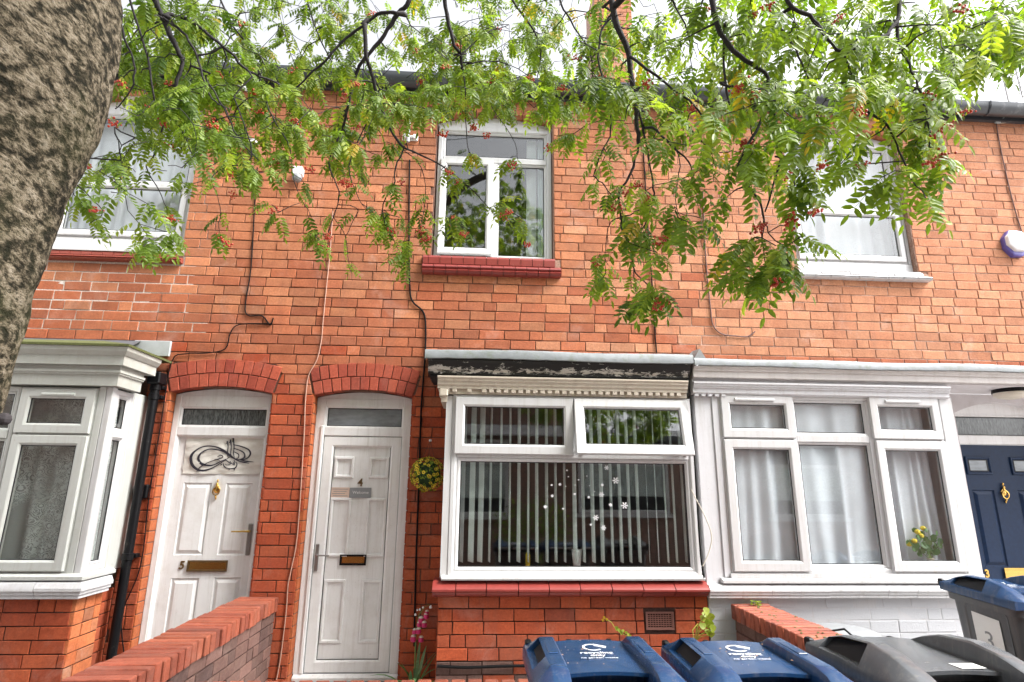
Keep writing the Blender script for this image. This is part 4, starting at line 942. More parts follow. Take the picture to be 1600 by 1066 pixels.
# door 3
ds = door_set(h3, 4.83, .462, 2.198, None, .06, 1.925, .10, M['doorw'], M['doorw'], .06, (2.005, 2.178), .14)
arch_board(ds, A3, 2.198, .102, .188, M['doorw'], ins=-.03, dz=.02)
glaze(ds, 4.43, 5.23, 2.008, 2.176, .125, mat=M['obscure'])
PL3 = [(4.505, 4.715, .86, 1.515), (4.94, 5.15, .86, 1.515), (4.505, 4.715, .25, .72), (4.94, 5.15, .25, .72)]
GL3 = [(4.485, 4.725, 1.652, 1.812), (4.92, 5.16, 1.652, 1.812)]
d3 = leaf_with_holes(h3, 4.428, 5.232, .065, 1.92, .135, PL3 + GL3, M['navy'])
for p_ in PL3: panel(d3, *p_, .135, M['navy'], 'field', 'door_panel')
for p_ in GL3:
    q = MB(); q.ring(*p_, .028, .122, .15, lip=.012); q.build('light_frame', M['navy'], d3); glaze(d3, p_[0]+.028, p_[1]-.028, p_[2]+.028, p_[3]-.028, .128, mat=M['milky'])
letterbox(d3, 4.665, 4.985, .755, .845, .135, M['brass']); knocker(d3, (4.800, .133, 1.490), M['brass'], 1.25)
text(d3, '3', (4.50, .132, .80), .09, M['brass'], name='house_number', bold=.003, ext=.003)
# ---------------------------------------------------------------- bay of number 5
g5 = M['upvc5']; XB = -2.745
F5 = (Vector((0, -.52+.02, 0)), Vector((1, 0, 0))); F5s = (Vector((XB-.01, -.50, 0)), Vector((0, 1, 0)))
courses(lambda x: h5, F5, -4.95, XB-.012, -.10 + (.716+.10) % HC, .722, [], lambda x, z: M['brick_low'], seed=31)
courses(lambda x: h5, (Vector((XB-.045, -.50, 0)), Vector((0, 1, 0))), .312, .497, -.10 + (.716+.10) % HC, .722, [], lambda x, z: M['brick_low'], seed=33)
courses(lambda x: h5, F5s, .002, .305, -.10 + (.716+.10) % HC, .722, [], lambda x, z: M['reveal'] if R.random() < .55 else M['brick'], seed=32, header=.4)  # side face: light from the right painted in with brighter bricks
q = MB(); q.box(-4.94, XB-.018, -.492, -.25, -.11, .718); q.box(XB-.2, XB-.018, -.249, -.196, -.11, .718); q.box(XB-.2, XB-.053, -.195, -.004, -.11, .718); q.build('wall', M['mortarlow'], h5)
def TS(p): return (XB - (p[1] + .52), -.52 + p[0], p[2])       # local x runs from the corner towards the wall
w = win_part(h5, 'window', -3.408, -2.85, .885, 2.195, .035, -.515, -.45, g5, label='front window of the bay with top light over a tall casement')
bar(w, -3.373, -2.885, 1.832, 1.858, -.512, -.46, g5, 'transom')
sash(w, -3.392, -2.862, 1.852, 2.180, -.540, g5, .072); sash(w, -3.392, -2.862, .900, 1.836, -.540, g5, .072)
vent(w, -3.24, -3.0, 2.140, -.540, g5)
w2 = win_part(h5, 'window', -4.30, -3.412, .885, 2.195, .035, -.515, -.45, g5, label='fixed middle window of the bay')
bar(w2, -4.262, -3.45, 1.81, 1.868, -.512, -.46, g5, 'transom'); beads(w2, -4.265, -3.447, 1.868, 2.16, -.505, g5, .020); beads(w2, -4.265, -3.447, .92, 1.81, -.505, g5, .020)
w3 = win_part(h5, 'window', -4.86, -4.304, .885, 2.195, .035, -.515, -.45, g5)
sash(w3, -4.845, -4.32, 1.852, 2.180, -.540, g5, .072); sash(w3, -4.845, -4.32, .900, 1.836, -.540, g5, .072)
q = MB(); q.cbox(-2.849, XB-.053, -.519, -.40, .862, 2.205, .004); q.build('corner_post', g5, h5)
q = MB(); q.cbox(-4.95, -4.861, -.519, -.40, .862, 2.205, .004); q.build('corner_post', g5, h5)
# side window
bar(h5, .001, .058, .862, 2.205, -.5185, -.47, M['upvc'], 'corner_post', T=TS)
ws = win_part(h5, 'window', .060, .285, .885, 2.195, .045, -.512, -.45, M['upvc'], T=TS, label='narrow side window of the bay')
bar(ws, .105, .240, 1.835, 1.89, -.511, -.46, M['upvc'], 'transom', T=TS)
beads(ws, .105, .240, 1.89, 2.15, -.508, M['upvc'], .018, T=TS); beads(ws, .105, .240, .930, 1.835, -.508, M['upvc'], .018, T=TS)
bar(h5, .286, .515, .862, 2.205, -.515, -.47, g5, 'side_panel', T=TS)
# cornice and frieze wrap round the corner
def wrap(name, pr, mat, house=h5, xl=-5.05, xc=XB, yw=-.004):
    """profile pr of (outward distance, z): swept along the front then back along the side"""
    v = []; n_ = len(pr)
    for o_, z in pr: v.append((xl, -.52 - o_, z))
    for o_, z in pr: v.append((xc + o_, -.52 - o_, z))
    for o_, z in pr: v.append((xc + o_, yw, z))
    f = []
    for s_ in (0, 1):
        for k in range(n_): f.append((s_*n_+k, s_*n_+(k+1) % n_, (s_+1)*n_+(k+1) % n_, (s_+1)*n_+k))
    f += [tuple(range(n_))[::-1], tuple(range(2*n_, 3*n_))]; mb = MB(); mb.add(v, f); return mb.build(name, mat, house)
wrap('frieze', [(-.10, 2.206), (.045, 2.206), (.045, 2.285), (.058, 2.290), (.058, 2.300), (.066, 2.304), (.066, 2.322), (-.10, 2.322)], M['timbersh'], yw=-.255)
wrap('soffit', [(-.10, 2.323), (.05, 2.323), (.05, 2.356), (-.10, 2.356)], M['timbersh'], yw=-.25)
wrap('cornice', [(-.10, 2.357), (.088, 2.357), (.088, 2.425), (.098, 2.432), (.118, 2.462), (.122, 2.492), (-.10, 2.492)], M['timbersh'], yw=-.16)
wrap('roof_edge', [(-.10, 2.493), (.132, 2.493), (.132, 2.510), (-.38, 2.65), (-.42, 2.65)], M['moss'], yw=-.03)
q = MB(); q.add([(-5.0,-.45,2.53),(-2.72,-.45,2.535),(-2.9,-.01,2.69),(-5.0,-.01,2.69)], [(0,1,2,3)]); q.build('roof', M['slate'], h5)
q = MB(); q.cbox(-5.2, -2.95, -.022, -.006, 2.60, 2.672, .004); q.build('lead_flashing', M['leadw'], h5); q = MB(); q.cbox(-2.949, -2.645, -.030, -.006, 2.555, 2.69, .004); q.build('lead_flashing', M['leadw'], h5, label='pale square end of the lead flashing')
# sill of bay 5
q = MB(); v = [( -.08, .845), (.045, .845), (.045, .868), (.01, .884), (-.08, .884)]
wrap('cill', v, g5, yw=-.18)
P5 = [(-.06, .722), (.030, .722), (.040, .728), (.036, .745), (.050, .752), (.050, .772), (.062, .776), (.062, .795), (.045, .832), (-.06, .844)]
xs = [-4.95, -4.62, -4.27, -3.93, -3.6, -3.285, -3.0]
for i, (a, b_) in enumerate(zip(xs, xs[1:])):
    q = MB(); q.prof(a+.0015, b_-.0015, [(-.52-o_, z) for o_, z in P5]); setsmooth(q.build('sill_tile', M['whitetile'], h5), 35)
wrap('sill_tile', P5, M['whitetile'], xl=-2.997, yw=-.22)
curtain('lace_curtain', 'grey white floral lace curtain behind the bay window of number 5', 'curtain', -4.8, -2.86, .90, 2.17, -.40, M['lace5'], .03, 14, 41)
curtain('lace_curtain', 'folded lace curtain edge in the narrow side window of the bay', 'curtain', .03, .20, .93, 2.16, -.46, M['lace5'], .012, 3, 42, T=TS)
q = MB(); q.box(-4.9, -2.87, -.40, .2, .3, .31); q.box(-4.9, -2.87, -.40, .2, 2.45, 2.46); q.build('room', M['room'], h5)
q = MB(); q.box(-2.90, -2.885, -.40, .21, .3, .86); q.build('room', M['room'], h5)
# ---------------------------------------------------------------- pipes, gutters, roofs, chimney
dp = MB(); dp.sweep([(-2.682, -.085, 2.36), (-2.682, -.085, 2.2), (-2.682, -.085, -.05)], .034, 14); o = setsmooth(dp.build('downpipe', M['black'], h5), 60)
for zz in (2.20, 2.28, .95): q = MB(); q.lathe((-2.682, -.085, zz-.03), [(.034, 0), (.041, .004), (.041, .05), (.034, .055)], 14); q.cbox(-2.73, -2.634, -.06, -.001, zz-.015, zz+.015, .004); setsmooth(q.build('pipe_collar', M['black'], o), 40)
q = MB(); q.cbox(-2.735, -2.63, -.14, -.02, 2.30, 2.40, .01); q.build('hopper', M['black'], o)
for hh_, a, b_ in ((h5, -5.6, -1.585), (h4, -1.58, 1.828), (h3, 1.833, 6.6)):
    q = MB(); pr = [( -.02, 5.40), (-.02, 5.285)]; pr = [(-.045 - .075*(1-math.cos(t)), 5.385 - .115*math.sin(t)) for t in [k*math.pi/12 for k in range(13)]]
    pr = pr + [(y + (.006 if y < -.12 else -.006), z) for y, z in pr[::-1]]
    q.prof(a, b_, pr); gt = setsmooth(q.build('gutter', M['gutter'], hh_), 60)
    q = MB(); q.box(a, b_, -.046, -.004, 5.27, 5.42); q.build('fascia_board', M['gutter'], hh_)
    q = MB(); q.box(a, b_, -.004, .15, 5.300, 5.40); q.build('eaves_course', M['dark'], hh_)
    for k in range(5): xx = a + (b_-a)*(k+.5)/5; g2 = MB(); g2.sweep([(xx, -.03, 5.43)] + [(xx, -.045 - .08*(1-math.cos(t)), 5.385 - .12*math.sin(t)) for t in [j*math.pi/8 for j in range(9)]], .006, 5); g2.build('gutter_clip', M['gutter'], gt)
    # slates in rows
    q = MB(); n_ = 16
    for j in range(n_):
        y0 = -.10 + j*.24; z0 = 5.43 + j*.16; xk = a + (.12 if j % 2 else 0)
        while xk < b_: q.box(xk+.002, min(xk+.25, b_)-.002, y0, y0+.01, z0, z0+.001); q.add([(xk+.002, y0, z0), (min(xk+.25,b_)-.002, y0, z0), (min(xk+.25,b_)-.002, y0+.30, z0+.20), (xk+.002, y0+.30, z0+.20)], [(0,1,2,3)]); xk += .25
    q.build('roof_slates', M['slate'], hh_, kind='stuff')
    q = MB(); q.add([(a,-.05,5.42),(b_,-.05,5.42),(b_,3.9,8.05),(a,3.9,8.05)], [(0,1,2,3)]); q.build('roof', M['slate'], hh_)
    q = MB(); q.box(a, b_, 4.2, 4.3, -.1, 8.0); q.build('back_wall', M['facing'], hh_)
ch = MB(); ch.box(1.86, 2.52, 3.2, 3.9, 7.3, 10.0); CH = ch.build('chimney', M['mortar4'], h4)
CF = (Vector((0, 3.19, 0)), Vector((1, 0, 0)))
CB = MB()
for k in range(30):
    u = 1.86 - (BW/2 if k % 2 else 0)
    while u < 2.52:
        a, b_ = max(1.86, u), min(2.52, u+BW); 
        if b_-a > .04: CB.cbox(a+.004, b_-.004, 3.185, 3.2, 7.35+k*HC+.004, 7.35+(k+1)*HC-.004, .002)
        u += BW
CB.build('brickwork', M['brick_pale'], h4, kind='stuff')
for xx in (2.0, 2.36): q = MB(); q.lathe((xx, 3.55, 10.0), [(.12, 0), (.10, .25), (.12, .30)], 14); q.build('chimney_pot', M['terra'], CH)
# ---------------------------------------------------------------- garden walls
def garden_wall(label, x0, x1, y_near, y_far, zt, cap_w=.075, copx=.02, seed=0):
    """runs in depth: brick courses on its right face, coping of bricks on edge"""
    t = thing('garden_wall', label, 'wall', ((x0+x1)/2, (y_near+y_far)/2, -.1)); rr = random.Random(seed); zc = zt - .105
    q = MB(); q.box(x0+.010, x1-.010, y_near+.01, y_far, -.12, zc+.006); q.build('core', M['mortarlow'], t)
    q = MB(); q.box(x0-copx+.034, x1+copx-.034, y_near+.012, y_far, zc, zt-.032); q.build('coping_bed', M['mortard'], t)
    y = y_far; 
    while y > y_near + .03:
        a = y - cap_w; wd = x1-x0+2*copx; var = rr.randrange(3)
        key = ('cop', round(wd, 3), var)
        if key not in MESHC:
            mb = MB(); mb.cbox(-wd/2, wd/2, -(cap_w-.017)/2, (cap_w-.017)/2, -.052, .052, .005); mb.v = [(v_[0]+rr.uniform(-.0015,.0015), v_[1]+rr.uniform(-.001,.001), v_[2]+rr.uniform(-.0015,.0015)) for v_ in mb.v]; MESHC[key] = mb.mesh('coping_brick', M['coping'])
        o = link(bpy.data.objects.new('coping_brick', MESHC[key])); o.parent = t; o.location = Vector(((x0+x1)/2 + rr.uniform(-.004,.004), (a+y)/2, zt-.052 + rr.uniform(-.003,.003))) - WO[t]; o.rotation_euler = (rr.uniform(-.02,.02), rr.uniform(-.01,.01), rr.uniform(-.02,.02)); o.color = (rr.random(), rr.random(), rr.random(), 1)
        y = a
    for (o_, d_) in ((Vector((x1, y_near, 0)), Vector((0, 1, 0))), (Vector((x0, y_far, 0)), Vector((0, -1, 0)))):
        courses(lambda u: t, (o_, d_), .01, y_far-y_near, zc - 10*.0795, zc, [], lambda u, z: M['purple'], seed=seed+3, hc=.0795, bwid=.223, header=.12)
    return t
garden_wall('purple brick garden wall with orange coping beside door 4, rising to the wall between the doors', -1.805, -1.545, -2.30, -.006, .645, seed=5)
garden_wall('garden wall with mossy orange coping from the red tiled sill to the blue bins', 1.955, 2.195, -2.30, -.43, .665, seed=8)
# front walls along the path
def front_wall(label, x0, x1, seed):
    t = thing('front_wall', label, 'wall', ((x0+x1)/2, -2.2, -.1)); rr = random.Random(seed); zt = .655; zc = zt-.105
    q = MB(); q.box(x0, x1, -2.325, -2.105, -.12, zc+.006); q.build('core', M['mortarlow'], t)
    q = MB(); q.box(x0, x1, -2.335, -2.095, zc, zt-.032); q.build('coping_bed', M['mortard'], t); x = x0
    while x < x1-.03:
        key = ('cop2', rr.randrange(3))
        if key not in MESHC: mb = MB(); mb.cbox(-.031, .031, -.125, .125, -.052, .052, .005); MESHC[key] = mb.mesh('coping_brick', M['coping'])
        o = link(bpy.data.objects.new('coping_brick', MESHC[key])); o.parent = t; o.location = Vector((x+.0375, -2.215+rr.uniform(-.003,.003), zt-.052+rr.uniform(-.002,.002))) - WO[t]; o.color = (rr.random(), rr.random(), rr.random(), 1); x += .075
    courses(lambda u: t, (Vector((0,-2.335,0)), Vector((1,0,0))), x0+.002, x1, zc-10*.0795, zc, [], lambda u, z: M['purple'], seed=seed+3, hc=.0795, bwid=.223)
front_wall('low front wall with orange coping at the bottom edge, left of the first blue bin', -1.52, 1.93, 51)
front_wall('low front wall with orange coping behind the grey bin', 2.22, 4.9, 52)
front_wall('low front wall with orange coping below the trunk in front of number 5', -5.0, -1.83, 53)
# yards
q = MB(); q.add([(-1.5,-2.1,-.096),(1.95,-2.1,-.096),(1.95,0,-.096),(-1.5,0,-.096)], [(0,1,2,3)]); q.build('yard', M['pave'], kind='structure', label='paved yard before door 4')
# ---------------------------------------------------------------- fittings on the wall
def cable(px, Y, r, mat, label, group=None, sag=0):
    pts = [P(x, y, Y) for x, y in px]; out = []
    for i in range(len(pts)-1):
        a, b_, c, d = pts[max(i-1,0)], pts[i], pts[i+1], pts[min(i+2, len(pts)-1)]
        for t in [k/4 for k in range(4)]: out.append(.5*((2*b_)+(c-a)*t+(2*a-5*b_+4*c-d)*t*t+(3*b_-a-3*c+d)*t**3))
    out.append(pts[-1]); q = MB(); q.sweep(out, r, 6); o = setsmooth(q.build('cable', mat, None, label=label, cat='cable', group=group), 80)
    return o
def clips(px, Y):
    pass
cable([(402,262),(398,320),(392,420),(384,470),(386,492),(410,494),(422,508),(427,497)], -.010, .006, M['cable'], 'black cable running down the brick wall to a loose end left of the pinkish cable')
cable([(424,506),(375,507),(360,520),(352,545),(322,552),(290,553),(268,566),(252,658),(232,783),(220,883),(192,953),(190,985),(194,1023)], -.012, .005, M['cable'], 'thin black cable from the loose end past the arch and down beside the key safe')
cable([(520,330),(516,390),(510,450),(505,500),(502,533),(495,563),(482,588),(477,630),(475,683),(465,833),(455,890),(450,915),(447,958),(438,1030),(432,1062)], -.010, .005, M['cablep'], 'long thin pinkish cable running down between the two white doors')
cable([(640,250),(639,350),(640,440),(644,470),(661,487),(665,510),(664,560),(658,640),(655,740),(650,880),(647,1010)], -.012, .008, M['cable'], 'thick black cable down the wall beside the hanging flower ball')
cable([(1004,215),(1012,350),(1018,430),(1022,500),(1026,552)], -.010, .006, M['cable'], 'straight dark cable down to the black canopy of number 4')
cable([(1098,300),(1101,370),(1104,420),(1110,480),(1114,508),(1128,522),(1150,525),(1168,526),(1180,518)], -.010, .006, M['cableb'], 'brown cable that curls to the right at its end above the folded lead')
cable([(1092,300),(1096,352),(1084,366),(1093,372),(1103,371)], -.014, .004, M['cableb'], 'short looped brown cable beside the curling cable')
cable([(1557,193),(1561,220),(1575,285),(1588,335),(1600,372)], -.010, .006, M['cableb'], 'brown cable from the gutter bracket to the alarm box')
cable([(1558,193),(1580,191),(1612,186)], -.014, .003, M['cablew'], 'pale thin cable running sideways just under the right end of the gutter')
cable([(560,165),(640,176),(720,172),(800,160),(880,158),(920,147)], -.13, .003, M['cable'], 'thin black line strung below the gutter over the upstairs window')
cable([(480,205),(560,200),(650,190),(700,178)], -.10, .003, M['cable'], 'thin black line strung from the aerial bracket to the left')
cable([(1075,565),(1078,615),(1084,700),(1090,800),(1095,870),(1100,903)], -.470, .006, M['cable'], 'black cable down the joint between the two bay windows')
cable([(1080,765),(1090,785),(1104,812),(1112,838),(1108,862),(1098,885)], -.490, .004, M['cablew'], 'loose beige cable bowing out beside the window of number 4')
cable([(683,1041),(730,1043),(790,1041),(860,1040)], -.42, .012, M['cable'], 'black pipe along the foot of the bay wall behind the first blue bin')
# broken white pipe end under the gutter at left
q = MB(); a = P(368,130,-.12); b_ = P(392,145,-.10); q.sweep([a, (a+b_)/2 + Vector((0,0,.012)), b_], .018, 10); setsmooth(q.build('overflow_pipe', M['plastw'], None, label='short curved white overflow pipe under the gutter at upper left', cat='pipe'))
# aerial bracket
ab = thing('aerial_bracket', 'galvanised pole held to the bricks by two wall cleats left of the upstairs window', 'bracket', P(641, 195, 0))
for py in (171, 215):
    c = P(641, py, -.02); q = MB(); q.cbox(c.x-.075, c.x+.075, -.018, -.004, c.z-.030, c.z+.030, .004); q.cbox(c.x-.06, c.x-.03, -.05, -.018, c.z-.022, c.z+.022, .003); q.cbox(c.x+.03, c.x+.06, -.05, -.018, c.z-.022, c.z+.022, .003); q.cbox(c.x-.03, c.x+.03, -.040, -.024, c.z-.012, c.z+.012, .003); q.build('cleat', M['plastw'], ab)
a, b_ = P(641, 163, -.055), P(641, 222, -.055); q = MB(); q.sweep([(a.x, -.055, b_.z), (a.x, -.055, a.z)], .016, 12); setsmooth(q.build('pole', M['leadw'], ab))
# flood light
fl = thing('security_light', 'white wall light box with dark dome lens among the hanging leaves', 'light', P(466, 277, 0))
c = P(466, 270, -.04); q = MB(); q.cbox(c.x-.045, c.x+.045, -.08, -.002, c.z-.035, c.z+.05, .008); q.build('housing', M['plastw'], fl)
q = MB(); q.sphere((c.x+.002, -.06, c.z-.065), .045, 14, 10); setsmooth(q.build('lens', M['greyp'], fl), 80)
fl = thing('flood_light', 'small white flood light under the gutter between the left window and the leaves', 'light', P(390, 226, 0))
c = P(390, 224, -.05); q = MB(); q.prof(c.x-.07, c.x+.07, [(-.12, c.z-.02), (-.12, c.z+.005), (-.02, c.z+.03), (-.02, c.z-.01)]); q.build('housing', M['plastw'], fl)
q = MB(); q.box(c.x-.06, c.x+.06, -.115, -.03, c.z-.026, c.z-.0205); q.build('glass_face', M['dark'], fl)
# alarm box
al = thing('alarm_box', 'white burglar alarm box with purple edge high on the right of the wall', 'alarm box', P(1586, 382, 0))
c = P(1586, 381, -.03); v = []
def octo(r1, r2, y): return [(c.x + r1*math.cos(a)*(1 if abs(math.cos(a)) < .8 else 1), y, c.z + r2*math.sin(a)) for a in [math.pi/8 + k*math.pi/4 for k in range(8)]]
q = MB(); L = [octo(.13, .15, -.003), octo(.13, .15, -.04), octo(.118, .138, -.05)]; q.add([p for l in L for p in l], [(i*8+k, i*8+(k+1) % 8, (i+1)*8+(k+1) % 8, (i+1)*8+k) for i in range(2) for k in range(8)] + [tuple(range(16, 24))]); setsmooth(bevel(q.build('back_plate', M['purplep'], al), .01))
q = MB(); L = [[(x, y, z + .014) for x, y, z in octo(.122, .118, -.045)], [(x, y, z + .014) for x, y, z in octo(.118, .112, -.075)], [(x, y, z+.014) for x, y, z in octo(.08, .07, -.088)]]; q.add([p for l in L for p in l], [(i*8+k, i*8+(k+1) % 8, (i+1)*8+(k+1) % 8, (i+1)*8+k) for i in range(2) for k in range(8)] + [tuple(range(16, 24))]); setsmooth(bevel(q.build('cover', M['plastw'], al), .008))
# key safe
ks = thing('key_safe', 'small black and grey key safe beside the black downpipe', 'key safe', P(221, 768, 0))
c = P(221, 768, -.03); q = MB(); q.cbox(c.x-.040, c.x+.048, -.040, -.002, c.z-.055, c.z+.055, .008); q.build('case', M['black'], ks)
q = MB(); q.cbox(c.x-.038, c.x+.020, -.048, -.0405, c.z-.050, c.z+.048, .004); q.build('cover', M['greyp'], ks); q = MB(); q.cbox(c.x-.026, c.x+.006, -.050, -.0485, c.z+.008, c.z+.038, .001); q.build('dial_window', M['dark'], ks)
# bracket beside the right gutter
q = MB(); c = P(1559, 190, -.02); q.cbox(c.x-.03, c.x+.03, -.03, -.002, c.z-.02, c.z+.02, .006); q.sweep([(c.x+.02, -.03, c.z+.01), (c.x+.05, -.05, c.z+.03)], .006, 6); q.build('wall_bracket', M['leadw'], None, label='small grey cable bracket under the right end of the gutter', cat='bracket')
# television aerial far on the roof
ta = thing('television_aerial', 'thin television aerial standing above the roof at the upper right corner', 'aerial', (8.0, 2.2, 6.9))
q = MB(); q.sweep([(8.05, 2.2, 6.6), (8.05, 2.2, 8.2)], .014, 6); q.build('mast', M['steel'], ta)
a, b_ = P(1581, 85, 2.2), P(1598, 152, 2.2); q = MB(); q.sweep([a, b_], .012, 6); q.build('boom', M['steel'], ta)
for k in range(10): c = a.lerp(b_, k/9); q = MB(); q.sweep([c - Vector((.02,.22,0)), c + Vector((.02,.22,0))], .006, 4); q.build('element', M['steel'], ta)
# hanging ball of artificial flowers
hb = thing('hanging_flower_ball', 'round ball of yellow flowers and leaves hanging from a nail beside door 4', 'flower ball', (-.392, -.16, 1.595))
bc = Vector((-.392, -.16, 1.594)); q = MB(); q.sphere(bc, .105, 14, 10); q.build('core', simple('dark_green_core', (.02,.05,.015), .9), hb, smooth=True)
q = MB(); rb = random.Random(4)
def ondir(): z = rb.uniform(-1, 1); t = rb.uniform(0, 6.283); r = math.sqrt(1-z*z); return Vector((r*math.cos(t), r*math.sin(t), z))
for i in range(520):
    d = ondir(); c = bc + d*rb.uniform(.105, .135); e = ondir().cross(d).normalized(); g_ = d.cross(e); L_ = rb.uniform(.012, .022); t_ = d*rb.uniform(.0, .02)
    q.add([c - e*L_*.1, c + g_*L_*.35 + t_*.6 + e*L_*.5, c + e*L_ + t_, c - g_*L_*.35 + t_*.6 + e*L_*.5], [(0,1,2,3)], (rb.random()*.7, 0, 0))
q.build('foliage', M['leaf'], hb, kind='stuff')
for i in range(190):
    d = ondir()
    if d.y > .35: continue
    c = bc + d*rb.uniform(.132, .142); e = d.orthogonal().normalized(); g_ = d.cross(e); q = MB(); r = rb.uniform(.012, .017); v = [c - d*.004]
    for k in range(12): a = k*math.pi/6; rr_ = r*(1 if k % 2 == 0 else .72); v.append(c + (e*math.cos(a)+g_*math.sin(a))*rr_ + d*.003)
    q.add(v, [(0, 1+k, 1+(k+1) % 12) for k in range(12)]); o = q.build('flower', M['yellow'], hb)
    q = MB(); q.sphere(c+d*.002, r*.30, 5, 4); q.build('flower_centre', M['bark2'], o)
q = MB(); nl = Vector((-.392, -.03, 1.875)); q.sweep([nl + Vector((0,.03,0)), nl], .004, 6); q.sphere(nl, .012, 8, 6); q.build('nail', M['plastw'], hb)
for dx in (-.05, 0, .05): q = MB(); q.sweep([nl, bc + Vector((dx, 0, .125))], .0018, 4); q.build('hanging_wire', M['bark2'], hb)
# ---------------------------------------------------------------- wheeled bins
def rtube(y0, y1): pass
def wheelie(label, xc, yb, body, lidm, zl=.966, hw=.262, dep=.56, group=None, ztop=None, drop=.006, rotz=0.0, curved=False, seed=0, wgt=True):
    t = thing('wheelie_bin', label, 'bin', (0, 0, 0), group); og = Vector((xc, yb - dep/2, -.1)); WO[t] = Vector((0, 0, 0))
    rr = random.Random(seed)
    def zlid(y): return zl + drop*y/dep          # y runs 0 .. -dep
    # body, tapered, with a rounded plan
    def loop(w_, y0, y1, z, r=.05):
        pts = []
        for cx_, cy_, a0 in ((w_-r, y0-r, 0), (-w_+r, y0-r, 90), (-w_+r, y1+r, 180), (w_-r, y1+r, 270)):
            for k in range(4): a = rad(a0 + k*30); pts.append((cx_ + r*math.cos(a), cy_ + r*math.sin(a), z))
        return pts
    zt = zl - .05
    L = [loop(hw-.075, -.07, -dep+.09, .10), loop(hw-.05, -.05, -dep+.06, .45), loop(hw-.028, -.03, -dep+.03, zt-.06), loop(hw-.028, -.03, -dep+.03, zt-.05), loop(hw-.006, -.012, -dep+.006, zt-.045), loop(hw-.004, -.01, -dep+.004, zt-.005)]
    v = [];
    for li, l in enumerate(L): v += [(x, y, z + (drop*y/dep if li >= 2 else 0)) for x, y, z in l]
    n_ = 16; f = [(i*n_+k, i*n_+(k+1) % n_, (i+1)*n_+(k+1) % n_, (i+1)*n_+k) for i in range(len(L)-1) for k in range(n_)] + [tuple(range(n_))[::-1], tuple(range((len(L)-1)*n_, len(L)*n_))]
    q = MB(); q.add(v, f); B = setsmooth(q.build('body', body, t), 35)
    for sx in (-1, 1):
        q = MB(); q.lathe((sx*(hw-.03), -.06, .10), [(.095, -.02), (.10, -.012), (.10, .012), (.095, .02), (.04, .022)], 18, axis='x'); setsmooth(q.build('wheel', M['black'], t))
    q = MB(); q.sweep([(-hw+.03, -.06, .10), (hw-.03, -.06, .10)], .012, 8); q.build('axle', M['steel'], t)
    # lid: two raised side mouldings, a sunk centre plate, a front lip with grip recess
    lid = MB(); yc = -dep*.74
    nx, ny = 12, 8; top = []
    for j in range(ny+1):
        y = yc*j/ny
        for i in range(nx+1):
            x = -(hw-.115) + 2*(hw-.115)*i/nx; top.append((x, y, zlid(y) + .010 + .010*math.cos(x/(hw-.1)*1.5)))
    lid.add(top, [(j*(nx+1)+i, (j+1)*(nx+1)+i, (j+1)*(nx+1)+i+1, j*(nx+1)+i+1) for j in range(ny) for i in range(nx)])
    lid.add([(p[0], yc, p[2]) for p in top[-(nx+1):]] + [(p[0], yc, p[2]-.012) for p in top[-(nx+1):]] + [(p[0], yc+.06, p[2]-.014) for p in top[-(nx+1):]], [(i, nx+1+i, nx+2+i, i+1) for i in range(nx)] + [(nx+1+i, 2*nx+2+i, 2*nx+3+i, nx+2+i) for i in range(nx)])
    lid.box(-(hw-.115), hw-.115, -dep-.01, yc+.06, zlid(-dep)-.045, zlid(-dep)-.030)
    lid.box(-(hw-.115), hw-.115, -dep-.02, -dep-.005, zlid(-dep)-.075, zlid(-dep)-.020)
    lid.box(-(hw-.115), hw-.115, yc+.058, yc+.065, zlid(-dep)-.045, zlid(yc)-.0)
    ys = [.012, -.02, -.07, -.16, -.32, -.42, yc-.02, -dep+.06, -dep-.015]
    for sx in (-1, 1):
        secs = []
        for j, y in enumerate(ys):
            u = -y/dep
            h = (.012 + .036*min(1, max(0, u)/.12)) if not curved else (.006 + .075*math.sin(min(1, max(0, u*1.02))*math.pi)**.8)
            if j == len(ys)-1: h = -.005
            if j == len(ys)-2: h = .038 if not curved else h
            z = zlid(y); secs.append([(sx*(hw+.006), y, z-.05), (sx*(hw+.004), y, z-.012), (sx*(hw-.004), y, z), (sx*(hw-.052), y, z+h*.93), (sx*(hw-.060), y, z+h), (sx*(hw-.108), y, z+h), (sx*(hw-.114), y, z+h*.92), (sx*(hw-.122), y, z+.004), (sx*(hw-.124), y, z-.045)])
        m_ = 9; v = [p for s_ in secs for p in s_]; f = []
        for j in range(len(secs)-1):
            for k in range(m_-1):
                if k == 2 and j in (2, 3): continue      # hand hole in the flank
                a = (j*m_+k, j*m_+k+1, (j+1)*m_+k+1, (j+1)*m_+k); f.append(a if sx < 0 else a[::-1])
        f += [tuple(range(m_)), tuple(range((len(secs)-1)*m_, len(secs)*m_))]; lid.add(v, f)
        # inner faces of the hand hole
        a0, a1 = secs[2], secs[4]; ins = sx*-.030
        pts = [a0[2], a0[3], a1[3], a1[2]]; inn = [(p[0]+ins, p[1], p[2]) for p in pts]
        lid.add(pts + inn, [(0,1,5,4),(1,2,6,5),(2,3,7,6),(3,0,4,7)]); hq = MB(); hq.add([(p[0]+ins*.98, p[1], p[2]) for p in pts], [(0,1,2,3)])
        LH = hq
        hq.build('hand_hole', M['dark'], t)
        if not curved:
            q2 = MB(); x_ = sx*(hw-.084); q2.cbox(x_-.017, x_+.017, -.30, -.14, zlid(-.2)+.046, zlid(-.2)+.0505, .002); q2.build('lid_pad', lidm, t)
    LD = setsmooth(lid.build('lid', lidm, t), 32)
    q = MB(); q.sweep([(-hw+.04, .028, zl-.012), (hw-.04, .028, zl-.012)], .012, 8); q.build('hinge_rail', M['greyp'] if lidm is M['binb'] else body, t)
